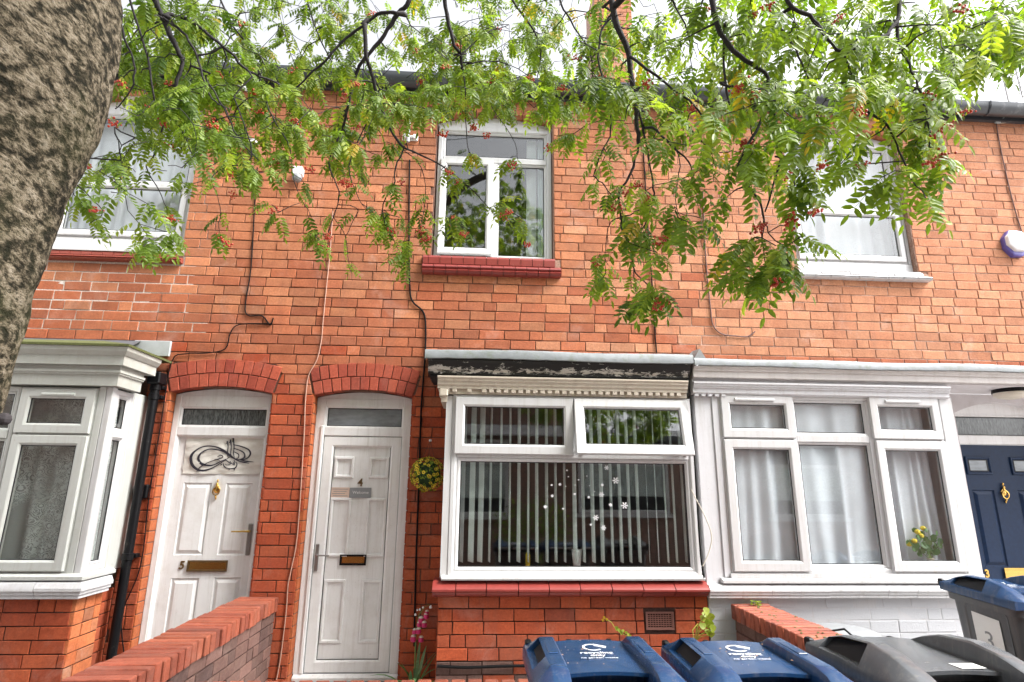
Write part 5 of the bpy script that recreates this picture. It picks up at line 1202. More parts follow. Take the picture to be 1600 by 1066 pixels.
    for x_ in (-hw+.02, -.07, .10, hw-.02):
        q = MB(); q.cbox(x_-.014, x_+.014, .0, .042, zl-.03, zl+.014, .006); q.build('hinge_hook', M['black'], t)
    T_ = Matrix.Translation(Vector((xc, yb, -.1))) @ Matrix.Rotation(rotz, 4, 'Z')
    t.matrix_basis = T_; return t, zlid
def lid_print(t, zlid, kind='full', y0=-.10, s=1.0, words=True):
    q = MB(); n = 22; r0, r1 = .040*s, .030*s; v = []
    for k in range(n+1):
        a = rad(70 + 250*k/n); 
        for r in (r0, r1): x, y = r*math.cos(a), y0 - .03 + r*math.sin(a)*1.15; v.append((x, y, zlid(y)+.0215))
    q.add(v, [(2*k, 2*k+1, 2*k+3, 2*k+2) for k in range(n)])
    zz = zlid(y0-.03)+.0218; q.add([(.012*s, y0-.03+.050*s, zz), (.012*s, y0-.03+.018*s, zz-.002), (.052*s, y0-.03-.004*s, zz-.003), (.060*s, y0-.03+.016*s, zz-.001)], [(0,1,2,3)]); q.build('recycling_logo', M['print'], t)
    if words:
        for s_, yy, sz, b_ in (('recycling', y0-.108*s, .036*s, .0006), ('only', y0-.140*s, .034*s, .0006), ('no garden waste', y0-.172*s, .021*s, 0)):
            tl = math.atan2(.006, .56); Rm = Matrix.Rotation(tl, 4, 'X')
            text(t, s_, (0, yy, zlid(yy)+.0222), sz, M['print'], Rm, 'lettering', .0004, bold=b_)
t, zf = wheelie('blue lidded recycling bin in front of the red tiled window, nearer door 4', .478, -2.39, M['bing'], M['binb'], group='blue recycling bins', seed=1); WO[t] = Vector((0,0,0)); lid_print(t, zf, y0=-.09)
t, zf = wheelie('blue lidded recycling bin with wet shiny lid beside the grey bin', 1.055, -2.42, M['bing'], M['binb'], group='blue recycling bins', seed=2, rotz=rad(-1.5)); lid_print(t, zf, y0=-.09)
t, zf = wheelie('grey wheeled bin with curved lid handles and a white sticker, right of the blue bins', 1.675, -2.45, M['bing'], M['bingl'], seed=3, curved=True, hw=.28, dep=.60, zl=.985)
q = MB(); q.add([(.09,-.50,zf(-.50)+.0225),(.19,-.60+.12,zf(-.48)+.0225),(.15,-.56+.02,zf(-.54)+.0222),(.05,-.56,zf(-.56)+.0222)], [(0,3,2,1)]); 
q = MB(); q.box(.03, .12, -.43, -.37, zf(-.40)+.0215, zf(-.40)+.0222); q.build('sticker', M['paper'], t)
t, zf = wheelie('tall grey bin with blue lid and sticker reading 3, before the navy door', 3.485, -.95, M['bing'], M['binb'], seed=4, hw=.278, dep=.54, zl=1.0, drop=.03, curved=True); lid_print(t, zf, y0=-.12, s=.9)
# number sticker in a sunk panel on its left side
q = MB(); xs_ = -.2505
def side(y, z): u = (z-.45)/(.94-.45); return -(.225 + .022*u) - .004
pan = [(-.15,.50),(-.15,.86),(-.18,.90),(-.41,.89),(-.44,.85),(-.44,.50)]
q.add([(side(y,z)-.001, y, z) for y, z in pan] + [(side(y,z)-.006, y+(.012 if y>-.3 else -.012), z+(.012 if z>.6 else -.012)) for y, z in pan], [(0,1,2,3,4,5)] + [(k, (k+1) % 6, 6+(k+1) % 6, 6+k) for k in range(6)]); q.build('side_panel', M['bing'], t)
st = [(-.19,.55),(-.19,.85),(-.39,.83),(-.39,.55)]; q = MB(); q.add([(side(y,z)-.008, y, z) for y, z in st], [(0,1,2,3)]); q.build('number_sticker', M['paper'], t)
text(t, '3', (side(-.29,.69)-.010, -.29, .69), .15, M['pencil'], Matrix.Rotation(rad(-90), 4, 'Z') @ Matrix.Rotation(rad(90), 4, 'X'), 'number', .0006)
# grey tub behind the right garden wall
tb = thing('plastic_tub', 'grey lidded tub peeping over the orange coping in front of the white bay', 'tub', (2.62, -.82, -.1))
q = MB(); q.lathe((2.55, -.82, -.1), [(.17, 0), (.19, .3), (.215, .62), (.215, .64)], 24); setsmooth(q.build('body', M['bing'], tb), 40)
q = MB(); q.lathe((2.55, -.82, .54), [(.222, -.03), (.228, 0), (.222, .018), (.19, .032), (.10, .040), (.01, .042)], 28); setsmooth(q.build('lid', M['greyp'], tb), 50)
q = MB(); q.sweep([(2.38, -.98, .545), (2.36, -.99, .60), (2.43, -1.03, .62), (2.50, -1.035, .56)], .007, 6); q.build('handle', M['black'], tb)
db = random.Random(12)
for (bx, by) in ((.478, -2.39), (1.055, -2.42), (1.675, -2.45)):
    q = MB()
    for k in range(26):
        x, y = bx + db.uniform(-.15,.15), by - db.uniform(.03,.38); c = Vector((x, y, .8895 + .0)); r = db.uniform(.002,.006); a = db.uniform(0, 6.28)
        q.add([c + Vector((math.cos(a)*r, math.sin(a)*r, .002)), c + Vector((-math.sin(a)*r*.5, math.cos(a)*r*.5, .005)), c - Vector((math.cos(a)*r, math.sin(a)*r, -.002)), c + Vector((math.sin(a)*r*.5, -math.cos(a)*r*.5, .003))], [(0,1,2,3)])
    q.build('fallen_bits', M['debris'], None, kind='stuff', label='dry petals and berry bits scattered on a bin lid')
# ---------------------------------------------------------------- small plants
def blade(base, ang, L_, w_, droop, n=6):
    d = Vector((math.cos(ang), math.sin(ang), 0)); e = Vector((-d.y, d.x, 0)); v = []
    for k in range(n+1):
        t = k/n; c = base + d*L_*(t**1.2)*droop + Vector((0,0,1))*L_*(t - droop*.75*t*t); ww = w_*(.35 + 1.2*t)*(1-t**2.5) + .0008; v += [c - e*ww, c + Vector((0,0,-ww*.4)), c + e*ww]
    return v, [(3*k+i, 3*k+i+1, 3*k+i+4, 3*k+i+3) for k in range(n) for i in (0, 1)]
fx = thing('bell_flower_plant', 'plant with pink hanging bells and strap leaves growing between door 4 and the bay', 'plant', (-.42, -.16, -.08))
rp = random.Random(9); bs = Vector((-.435, -.15, .04))
for i in range(15):
    a = rp.uniform(0, 6.28); v, f = blade(bs + Vector((rp.uniform(-.04,.04), rp.uniform(-.03,.03), -.05)), a if i > 4 else rp.choice((.1, 2.9, 3.4, -.3, .5)), rp.uniform(.26, .44), .015, rp.uniform(.3, .95)); q = MB(); q.add(v, f); o = q.build('leaf', M['grass'], fx, smooth=True); o.color = (rp.random(), 0, 0, 1)
top = [P(648, 1045, -.15), P(649, 1010, -.15), P(650, 985, -.16), P(655, 960, -.16), P(664, 948, -.17), P(671, 945, -.17)]
q = MB(); q.sweep(top, [.006,.005,.004,.003,.002,.0015], 6); q.build('stem', M['stem'], fx)
for (px, py, s_, pk) in [(654,985,1,1),(646,997,1.1,1),(658,998,1,.6),(648,986,.9,1),(658,968,1.1,1),(663,975,1,1),(666,962,1,1),(655,975,.9,1),(667,957,.8,.8),(673,948,.55,0),(649,960,.4,0),(656,952,.4,0),(661,949,.35,0),(652,953,.3,0)]:
    c = P(px, py, -.165 + rp.uniform(-.02, .02)); q = MB(); r = .021*s_; q.lathe(c + Vector((0,0,-r*1.1)), [(r*.80, 0), (r*.98, r*.35), (r*.95, r*1.0), (r*.6, r*1.7), (r*.15, r*2.0)], 8)
    o = setsmooth(q.build('flower', M['pinkp'] if pk else M['plastw'], fx), 70)
    if pk: q = MB(); q.lathe(c + Vector((0,0,r*.45)), [(r*.90, 0), (r*.6, r*.42), (r*.15, r*.60)], 8); setsmooth(q.build('calyx', M['lampg'], o), 70)
def round_leaf(par, c, r, nrm, tint, mat=None, lobes=0):
    nrm = nrm.normalized(); e = nrm.orthogonal().normalized(); g_ = nrm.cross(e); v = [c]; n = 10
    for k in range(n): a = k*2*math.pi/n; rr_ = r*(1 + .12*math.sin(a*3)); v.append(c + (e*math.cos(a)+g_*math.sin(a))*rr_ + nrm*.12*r*math.cos(2*a))
    q = MB(); q.add(v, [(0, 1+k, 1+(k+1) % n) for k in range(n)]); o = q.build('leaf', mat or M['leaf'], par, smooth=True); o.color = (tint, 0, 0, 1); return o
wp = thing('leafy_weed', 'bright green leafy weed on yellow stems in the corner by the garden wall', 'weed', P(1098, 1000, -.5))
c0 = P(1085, 1003, -.5)
for (px, py, r) in [(1104,955,.022),(1110,964,.024),(1099,966,.020),(1108,975,.026),(1098,978,.020),(1114,982,.022),(1106,988,.020),(1112,991,.018),(1101,960,.016)]:
    c = P(px, py, -.55 + rp.uniform(-.03,.03)); q = MB(); m_ = (c0+c)/2 + Vector((-.02, -.01, .01)); q.sweep([c0, m_, c], .0028, 5); q.build('stem', M['vine'], wp); round_leaf(wp, c, r*1.25, Vector((rp.uniform(-.5,.5), -1, rp.uniform(-.2,.8))), rp.uniform(.6,.9))
q = MB(); q.sweep([c0, P(1082, 985, -.48), P(1090, 975, -.47)], .004, 5); q.build('stem', M['vine'], wp)
wp = thing('creeping_weed', 'small yellow green creeper on the brick face above the blue bins', 'weed', P(970, 995, -.42))
for a, b_ in zip([(945,966),(955,972),(962,983),(972,990)], [(955,972),(962,983),(972,990),(984,996)]): q = MB(); q.sweep([P(*a, -.43), P(*b_, -.435)], .003, 5); q.build('stem', M['vine'], wp)
for k in range(14): px = rp.uniform(962, 986); round_leaf(wp, P(px, 984 + (px-966)*.6 + rp.uniform(-3, 3), -.44), .011, Vector((rp.uniform(-.5,.5), -1, .3)), rp.uniform(.6,.95))
for q_ in ((944,965),(948,968),(942,969)): round_leaf(wp, P(*q_, -.44), .010, Vector((0,-1,.2)), 1.0)
wp = thing('moss_tuft', 'small tuft of weeds on the coping of the right garden wall', 'weed', (2.08, -.50, .66))
for k in range(22): round_leaf(wp, Vector((2.09+rp.uniform(-.04,.04), -.50+rp.uniform(-.03,.03), .672+rp.uniform(0,.025))), .009, Vector((rp.uniform(-1,1), rp.uniform(-1,0), 1)), rp.uniform(.3,.9))
q = MB()
for k in range(46): q.sphere((2.075+rp.uniform(-.12,.12), rp.uniform(-1.9,-.5), .664), rp.uniform(.004,.011), 6, 4, (1.2,1,.5))
q.build('moss', M['moss'], None, kind='stuff', label='moss specks scattered over the right coping')
q = MB()
for k in range(60):
    b0 = Vector((rp.uniform(-.55, -.28), rp.uniform(-.2, -.08), -.09)); v, f = blade(b0, rp.uniform(0, 6.28), rp.uniform(.06, .17), .0022, rp.uniform(.4, 1.1), 4); q.add(v, f, (rp.uniform(.5, 1), 0, 0))
q.build('dry_grass', M['grass'], None, kind='stuff', label='dry grass at the foot of the pink flowering plant')
# ---------------------------------------------------------------- rowan tree
tree = thing('rowan_tree', 'rowan tree with blotched grey trunk, hanging pinnate leaves and red berry clusters', 'tree', (-1.25, -3.85, -.1))
rt = random.Random(77)
edge = [((140, 1300), -3.85, .20), ((-16,615), -3.85, .155), ((14,500), -3.85, .158), ((52,370), -3.85, .165), ((90,270), -3.85, .175), ((140,180), -3.85, .19), ((168,90), -3.85, .21), ((182,0), -3.85, .235), ((172,-80), -3.85, .25), ((150,-200), -3.85, .20)]
from mathutils import noise as mn
tp = []
for (q_, Y, r) in edge[1:]:
    p = P(*q_, Y); r = r*.93; ang = math.atan2(p.x - CAM.x, p.y - CAM.y); tp.append((p + Vector((-r*math.cos(ang), r*math.sin(ang)*-1*0 + .0, 0)) * 1.34, r))
b0 = tp[0][0]; tp = [(Vector((b0.x-.10, b0.y, -.15)), .24), (Vector((b0.x-.09, b0.y, .1)), .185), (Vector((b0.x-.06, b0.y, .8)), .155)] + tp
def catmull(L, m=6):
    out = []
    for i in range(len(L)-1):
        a, b_, c, d = L[max(i-1,0)], L[i], L[i+1], L[min(i+2, len(L)-1)]
        for k in range(m):
            t = k/m; out.append(tuple([.5*((2*b_[j])+(c[j]-a[j])*t+(2*a[j]-5*b_[j]+4*c[j]-d[j])*t*t+(3*b_[j]-a[j]-3*c[j]+d[j])*t**3) for j in range(len(L[0]))]))
    out.append(tuple(L[-1])); return out
tc = catmull([(p.x, p.y, p.z, r) for p, r in tp], 14)
nseg = 64; v = []
for i, (x, y, z, r) in enumerate(tc):
    for k in range(nseg):
        a = 2*math.pi*k/nseg; d = Vector((math.cos(a), math.sin(a), 0)); pp = Vector((x, y, z)) + d*r
        h = mn.noise(Vector((pp.x*5, pp.y*5, pp.z*3)))*.012 + mn.noise(Vector((pp.x*22, pp.y*22, pp.z*12)))*.006 + mn.noise(Vector((pp.x*60, pp.y*60, pp.z*30)))*.0022
        v.append(pp + d*h)
q = MB(); q.add(v, [(i*nseg+k, i*nseg+(k+1) % nseg, (i+1)*nseg+(k+1) % nseg, (i+1)*nseg+k) for i in range(len(tc)-1) for k in range(nseg)]); q.build('trunk', M['bark'], tree, smooth=True)
stub = P(6, 655, -3.9); q = MB(); q.sphere(stub, .012, 8, 6); q.build('twig_stub', M['bark2'], tree)
crown0 = Vector(tc[-1][:3])
NODES = []     # (pos, parent index, radius)
BR = MB()
def chain(pts, radii, name='branch', parent_mesh=None, n=7, attach=None):
    """adds the nodes of one branch and returns them"""
    first = len(NODES)
    for i, p in enumerate(pts): NODES.append((Vector(p), (first+i-1) if i else attach, radii[i]))
    q = MB(); q.sweep(pts, list(radii), n); o = q.build(name, M['bark2'] if max(radii) < .03 else M['barkl'], tree, smooth=True); return o
M['barkl'] = simple('grey_branch_bark', (.07,.062,.055), .9, var=.35, nscale=45, bmp=.7)
def wiggle(p, s): return p + Vector((rt.uniform(-s,s), rt.uniform(-s,s), rt.uniform(-s,s)))
limbs = [
 [(crown0.x, crown0.y, crown0.z-.1, .14), (-.7,-3.6,3.7,.10), (-.1,-3.4,4.3,.075), (.8,-3.25,4.5,.06), (1.7,-3.2,4.4,.045), (2.4,-3.3,4.1,.03)],
 [(crown0.x, crown0.y, crown0.z-.1, .13), (-1.0,-3.2,4.0,.09), (-.8,-2.5,5.0,.07), (-.3,-2.0,5.6,.055), (.5,-1.8,5.8,.045), (1.3,-1.9,5.6,.03)],
 [(crown0.x, crown0.y, crown0.z-.1, .12), (-1.3,-3.3,4.2,.08), (-1.6,-2.6,5.0,.06), (-2.0,-2.0,5.4,.045), (-2.4,-1.6,5.5,.03)],
 [(crown0.x, crown0.y, crown0.z-.1, .11), (-1.8,-3.6,4.0,.08), (-2.8,-3.3,4.6,.06), (-3.8,-3.2,4.9,.04)],  # unseen limb, added to carry the lobe that shades the left bay
 [(crown0.x, crown0.y, crown0.z-.1, .10), (-1.6,-4.4,4.2,.07), (-2.0,-5.0,5.2,.05)], [(crown0.x, crown0.y, crown0.z-.1, .10), (-.6,-4.7,4.4,.07), (.3,-5.6,5.2,.05)]]
for L in limbs:
    c = catmull(L, 6); chain([Vector(p[:3]) for p in c], [p[3] for p in c], n=10)
def nearest(p, maxz=None):
    best = None; bd = 1e9
    for i, (q_, _, r) in enumerate(NODES):
        d = (q_-p).length + max(0, p.z - q_.z)*.8
        if d < bd: bd = d; best = i
    return best, bd
# branches seen in the photograph: pixels, depth plane at the start and the end, thickness
TR = [
 ([(236,-60),(243,0),(252,22),(266,55),(285,92)], -2.6, -2.5, .022, .014), ([(285,92),(278,125),(262,165)], -2.5, -2.45, .013, .009),
 ([(255,25),(270,24),(300,35),(332,60),(362,84),(378,104),(405,120),(440,132)], -2.58, -2.3, .014, .006),
 ([(256,28),(285,50),(303,78),(316,118),(328,150),(345,165)], -2.58, -2.5, .010, .004), ([(262,165),(255,200),(240,245),(228,262),(250,300),(262,330)], -2.45, -2.3, .007, .002),
 ([(262,165),(285,205),(300,240),(320,262),(355,245)], -2.45, -2.35, .006, .002), ([(320,118),(350,170),(372,215),(405,250)], -2.5, -2.3, .006, .003),
 ([(365,150),(395,245),(350,262),(330,280),(340,305),(345,340)], -2.35, -2.2, .005, .002), ([(200,-20),(212,30),(232,90),(240,150),(252,165)], -2.7, -2.5, .008, .005),
 ([(405,120),(420,170),(445,215),(455,240),(460,285),(487,340)], -2.3, -2.1, .005, .002),
 ([(660,-70),(640,0),(622,22),(600,55),(570,92),(556,118),(545,165),(535,200)], -2.4, -2.1, .020, .008), ([(535,200),(520,235),(515,262),(530,300),(520,340),(505,380),(488,392)], -2.1, -2.0, .007, .002),
 ([(620,20),(590,22),(570,40),(540,60),(512,92),(490,112),(460,140)], -2.38, -2.2, .014, .006), ([(571,38),(572,90),(580,110),(590,150),(603,190),(618,215),(632,232)], -2.36, -2.05, .016, .009),
 ([(632,232),(662,245),(700,265),(738,298),(765,325),(790,338)], -2.05, -1.9, .008, .002), ([(632,232),(618,262),(615,290),(598,320),(602,350),(620,385),(640,420)], -2.05, -1.95, .007, .002),
 ([(520,338),(540,370),(545,410),(552,440)], -2.0, -1.95, .003, .0015), ([(560,330),(540,370)], -2.0, -2.0, .003, .002), ([(590,150),(570,200),(545,260),(560,310),(580,335)], -2.1, -2.0, .006, .002), ([(700,268),(712,300),(715,335)], -1.95, -1.9, .003, .002),
 ([(632,235),(655,255),(665,290),(662,330),(650,370)], -2.0, -1.95, .004, .002),
 ([(690,-60),(695,0),(700,30),(710,70),(720,86),(722,108)], -2.3, -2.1, .020, .009), ([(722,108),(728,150),(727,190),(732,235),(738,262)], -2.1, -2.0, .006, .002), ([(720,85),(760,52),(795,40)], -2.2, -2.1, .006, .003),
 ([(730,100),(770,96),(810,108),(850,140)], -2.1, -2.0, .006, .002), ([(722,108),(745,130),(770,170),(800,215),(810,250)], -2.1, -2.0, .005, .002),
 ([(948,-70),(956,0),(964,40),(980,76),(985,110),(991,150),(996,200),(998,228)], -2.7, -2.55, .024, .012), ([(998,228),(985,272),(968,300),(970,330),(972,360),(986,388),(990,420),(1012,446),(1040,470)], -2.55, -2.45, .009, .003),
 ([(992,150),(1003,195),(1012,240),(1020,285),(1020,318),(1003,360),(990,385)], -2.58, -2.5, .009, .003), ([(1020,318),(985,335),(955,346),(947,375),(946,425)], -2.5, -2.45, .005, .002), ([(990,420),(993,450),(993,480)], -2.48, -2.46, .003, .0015),
 ([(956,20),(940,50),(935,90),(945,135),(955,200),(940,240),(929,275),(945,290),(965,320)], -2.6, -2.5, .008, .003), ([(984,88),(1040,130),(1085,165),(1103,192),(1112,218)], -2.65, -2.6, .010, .004),
 ([(1020,200),(1050,228),(1075,252),(1083,290)], -2.6, -2.6, .009, .003), ([(1000,150),(1060,182),(1100,225),(1125,238),(1145,235)], -2.6, -2.6, .006, .003), ([(1055,230),(1062,260),(1055,310),(1066,345)], -2.6, -2.6, .004, .002),
 ([(1108,-70),(1113,0),(1120,35),(1138,70),(1175,100),(1198,118),(1200,140)], -3.0, -2.9, .020, .009), ([(1200,140),(1192,185),(1168,225),(1155,262),(1168,290),(1188,318),(1193,352)], -2.9, -2.85, .010, .005), ([(1193,352),(1192,385),(1196,415),(1200,430)], -2.85, -2.85, .005, .002),
 ([(1195,345),(1205,370),(1228,388),(1238,400)], -2.85, -2.85, .004, .002), ([(1203,140),(1212,190),(1220,245),(1208,290),(1195,330)], -2.9, -2.85, .009, .004), ([(1220,245),(1238,255),(1242,290)], -2.85, -2.9, .005, .003), ([(1130,60),(1132,130),(1142,165),(1165,168),(1175,210)], -2.9, -2.85, .008, .003),
 ([(1140,135),(1160,140),(1200,138)], -2.9, -2.9, .008, .007), ([(1225,-60),(1232,5),(1265,25),(1285,50),(1302,72),(1320,84)], -3.1, -3.05, .014, .008), ([(1320,84),(1345,72),(1375,60),(1390,50),(1405,20),(1408,-40)], -3.05, -3.0, .008, .012),
 ([(1210,30),(1232,60),(1252,98),(1268,130),(1285,145)], -3.05, -3.0, .008, .003), ([(1285,50),(1268,90),(1258,120),(1252,140)], -3.05, -3.0, .004, .002), ([(1340,145),(1358,173),(1385,195),(1402,225),(1415,262),(1430,290)], -3.0, -3.05, .009, .003),
 ([(1320,84),(1330,115),(1340,145)], -3.05, -3.0, .006, .008), ([(1402,68),(1420,100),(1440,148),(1448,180),(1453,212),(1452,228)], -3.0, -3.05, .008, .004), ([(1402,30),(1402,68)], -3.0, -3.0, .009, .008), ([(1375,165),(1405,168),(1445,175)], -3.0, -3.0, .004, .003),
 ([(1390,42),(1430,40),(1480,38),(1520,44)], -3.0, -3.1, .006, .002), ([(1520,44),(1560,30),(1590,45)], -3.1, -3.15, .004, .002), ([(1230,165),(1235,195),(1240,235),(1246,260)], -3.0, -3.0, .003, .002), ([(180,200),(190,250),(200,330)], -2.6, -2.5, .004, .002),
 ([(150,-60),(175,0),(195,60),(210,100),(205,140),(180,170)], -2.8, -2.6, .010, .003), ([(60,250),(120,290),(160,330),(140,350)], -2.6, -2.5, .004, .002), ([(780,-50),(800,0),(830,40),(845,80),(840,120)], -2.0, -1.9, .012, .004), ([(870,-50),(875,0),(890,30),(925,90),(920,140)], -2.3, -2.2, .010, .004),
 ([(470,-50),(480,0),(500,60),(520,100)], -2.0, -2.0, .010, .004), ([(330,-50),(345,0),(370,50),(400,80),(420,110)], -2.0, -2.0, .010, .004), ([(1040,-50),(1050,0),(1075,50),(1080,100)], -2.6, -2.5, .010, .003)]
LEAFSPOTS = []
def bend(p): return p
for px, Y0, Y1, r0, r1 in TR:
    r0 *= .72; r1 *= .8
    n = len(px); pts = [P(x, y, Y0 + (Y1-Y0)*i/(n-1)) for i, (x, y) in enumerate(px)]
    rs = [r0 + (r1-r0)*i/(n-1) for i in range(n)]
    c = catmull([(p.x, p.y, p.z, r) for p, r in zip(pts, rs)], 4); c = [(*wiggle(Vector(p[:3]), .004 if p[3] < .012 else .002), p[3]) for p in c]
    i0, d0 = nearest(Vector(c[0][:3])); a = NODES[i0][0]; p0 = Vector(c[0][:3])
    if d0 > .03:
        m_ = [a, a.lerp(p0, .35) + Vector((rt.uniform(-.05,.05), rt.uniform(-.05,.05), .10*d0)), a.lerp(p0, .7) + Vector((rt.uniform(-.04,.04), 0, .06*d0))]; rr_ = [min(NODES[i0][2], r0*1.35), r0*1.25, r0*1.1]
    else: m_ = [a]; rr_ = [r0]
    chain(m_ + [Vector(p[:3]) for p in c], rr_ + [p[3]*rt.uniform(.9, 1.12) for p in c], attach=i0)
# ---- leaf model
def leaf_mesh(seed, pairs=6):
    rr = random.Random(seed); v = []; f = []
    def leaflet(b_, d, nrm, L_, w_):
        s_ = nrm.cross(d).normalized(); k = len(v); cup = nrm*(-.10*L_); dr = -nrm*L_
        v.extend([b_, b_+d*L_*.35+dr*.02, b_+d*L_*.72+dr*.07, b_+d*L_+dr*.16, b_+d*L_*.30+s_*w_+nrm*w_*.25+dr*.02, b_+d*L_*.70+s_*w_*.85+nrm*w_*.2+dr*.07, b_+d*L_*.30-s_*w_+nrm*w_*.25+dr*.02, b_+d*L_*.70-s_*w_*.85+nrm*w_*.2+dr*.07])
        f.extend([(k,k+4,k+1),(k+4,k+5,k+2,k+1),(k+5,k+3,k+2),(k,k+1,k+6),(k+1,k+2,k+7,k+6),(k+2,k+3,k+7)])
    T_ = 1.0; n = pairs; pts = []
    for i in range(n+2):
        t = i/(n+1); pts.append(Vector((rr.uniform(-.01,.01), t, -.22*t*t)))
    for i in range(1, n+2):
        t = i/(n+1); p = pts[i]; d = (pts[min(i+1,n+1)]-pts[i-1]).normalized(); sz = .36*(1-.9*(t-.5)**2)*rr.uniform(.9,1.08)
        if i <= n:
            for sx in (-1, 1):
                dd = (Vector((sx, 0, rr.uniform(-.30,-.02))) + d*rr.uniform(.35,.6)).normalized(); nn = (Vector((0,0,1)) - dd*dd.z).normalized(); nn = (nn + Vector((rr.uniform(-.25,.25), rr.uniform(-.2,.2), 0))).normalized(); nn = (nn - dd*nn.dot(dd)).normalized()
                leaflet(p, dd, nn, sz*.98, sz*.19)
        else: leaflet(p, d, Vector((0,.2,1)).normalized(), .33, .052)
    # rachis
    for i in range(n+1):
        a, b_ = pts[i], pts[i+1]; k = len(v); w_ = .008*(1-.6*i/n); v.extend([a+Vector((w_,0,0)), a-Vector((w_,0,0)), b_-Vector((w_*.8,0,0)), b_+Vector((w_*.8,0,0))]); f.append((k,k+1,k+2,k+3))
    return v, f
LM = [leaf_mesh(s_, n_) for s_, n_ in ((1,5),(2,5),(3,6),(4,4),(5,5),(6,6),(7,5),(8,6),(9,4),(10,5),(11,6),(12,5))]
LME = []
for v, f in LM: mb = MB(); mb.add(v, f); LME.append(mb.mesh('leaf', M['leaf'], smooth=False))
leaves = []    # (matrix, variant, tint)
def add_leaf(p, d, L_, tint=None, nrmjit=.5):
    d = d.normalized(); up_ = Vector((rt.uniform(-nrmjit, nrmjit), rt.uniform(-nrmjit, nrmjit) - .95, .75)).normalized()
    x = d.cross(up_)
    if x.length < .05: x = d.orthogonal()
    x.normalize(); z = x.cross(d).normalized()
    Mx = Matrix.Translation(p) @ Matrix((x, d, z)).transposed().to_4x4() @ Matrix.Scale(L_, 4)
    t_ = tint if tint is not None else min(1, max(0, rt.gauss(.42, .22))); t_ = min(t_, .84)
    if rt.random() < .010: t_ = 1.0
    leaves.append((Mx, rt.randrange(len(LM)), t_))
berries = []
def berry_cluster(p, s=1.0, n=None):
    berries.append((p, s, n or rt.randint(9, 18)))
def tuft(p, out, n=4, L_=.14):
    for k in range(n):
        a = rt.uniform(0, 6.283); d = out*.7 + Vector((math.cos(a), math.sin(a)*.8, rt.uniform(-.9, .1)))*rt.uniform(.7, 1.1) + Vector((0,0,-.45)); add_leaf(p + Vector((rt.uniform(-.012,.012), rt.uniform(-.012,.012), rt.uniform(-.01,.02))), d, L_*rt.uniform(.7, 1.12))
# ---- twigs towards leafy targets
TW = MB()
lower = [(100,250),(190,325),(230,335),(300,255),(350,262),(420,275),(470,215),(520,262),(575,265),(640,225),(680,190),(700,170),(760,180),(860,165),(900,185),(940,150),(980,215),(1040,235),(1080,235),(1120,235),(1160,262),(1200,275),(1260,285),(1310,262),(1350,258),(1420,262),(1475,245),(1500,180),(1525,130),(1560,75),(1620,60)]
def lowb(x):
    for (a, b_), (c, d) in zip(lower, lower[1:]):
        if a <= x <= c: return b_ + (d-b_)*(x-a)/(c-a)
    return 100
def depthY(x):     # how far back the crown hangs, left to right
    pts = [(0,-2.6),(300,-2.35),(600,-2.0),(850,-2.1),(950,-2.5),(1100,-2.75),(1250,-3.0),(1450,-3.1),(1700,-3.15)]
    for (a, b_), (c, d) in zip(pts, pts[1:]):
        if a <= x <= c: return b_ + (d-b_)*(x-a)/(c-a)
    return -3
tg = []
for k in range(1500):
    x = rt.uniform(60, 1610); lb = lowb(x); y = rt.uniform(-90, 1)*1.0 if rt.random() < .12 else lb*(rt.random()**.85)
    if x > 1480 and y > 110: continue
    if x < 190 and y < 230: x += 130
    thin = 1.0
    if y < 105: thin = .72 if x < 1150 else .82
    if x > 1080: thin *= .60 if y > 110 else .85
    elif x > 850: thin *= .7
    if x > 1230 and 150 < y: thin *= .6
    if x < 330 and y > 190: thin *= .5
    if y > lb*.8: thin *= .6
    if rt.random() > thin: continue
    Y = depthY(x) + rt.uniform(-.32, .55) + (.35 if y < 120 else 0)*rt.random()
    tg.append((x, y, Y))
extra = [(130,330),(150,350),(112,318),(240,388),(215,378),(262,372),(228,400),(345,342),(346,372),(396,289),(424,329),(434,340),(487,349),(502,382),(495,372),(589,349),(575,330),(605,340),(612,365),(625,350),(600,372),(640,390),(655,370),(634,423),(628,405),(645,345),(660,330),(708,357),(729,371),(718,345),(787,333),(780,322),(822,362),(812,350),(740,249),(733,255),(801,255),(715,285),
 (931,414),(955,425),(939,445),(993,479),(1003,470),(1032,476),(1026,455),(1032,408),(976,383),(985,395),(1013,374),(1000,365),(1080,358),(1092,350),(1139,318),(1066,346),(1050,330),(925,287),(960,300),(956,324),(970,345),(1142,403),(1155,392),(1165,425),(1179,453),(1185,440),(1210,442),(1205,425),(1232,420),(1225,400),(1249,383),(1240,370),(1249,310),(1255,300),(1260,268),(1215,390),(1180,385),(1450,318),(1440,300),(1462,285),(1490,262),(1475,250),(1345,270),(1380,285),(1420,275),(940,260),(1005,310),(985,290),(1040,300),(1075,290),(1095,275),(1120,270),(1150,280),(1170,300),(1230,300),(880,215),(900,222),(610,300),(560,300),(470,300),(300,300),(330,285),(280,300),(1540,60),(1570,70),(1590,40),(1550,20),(1500,60)]
for (x, y) in extra: tg.append((x + rt.uniform(-5,5), y + rt.uniform(-5,5) - 10, depthY(x) + rt.uniform(-.08, .12)))
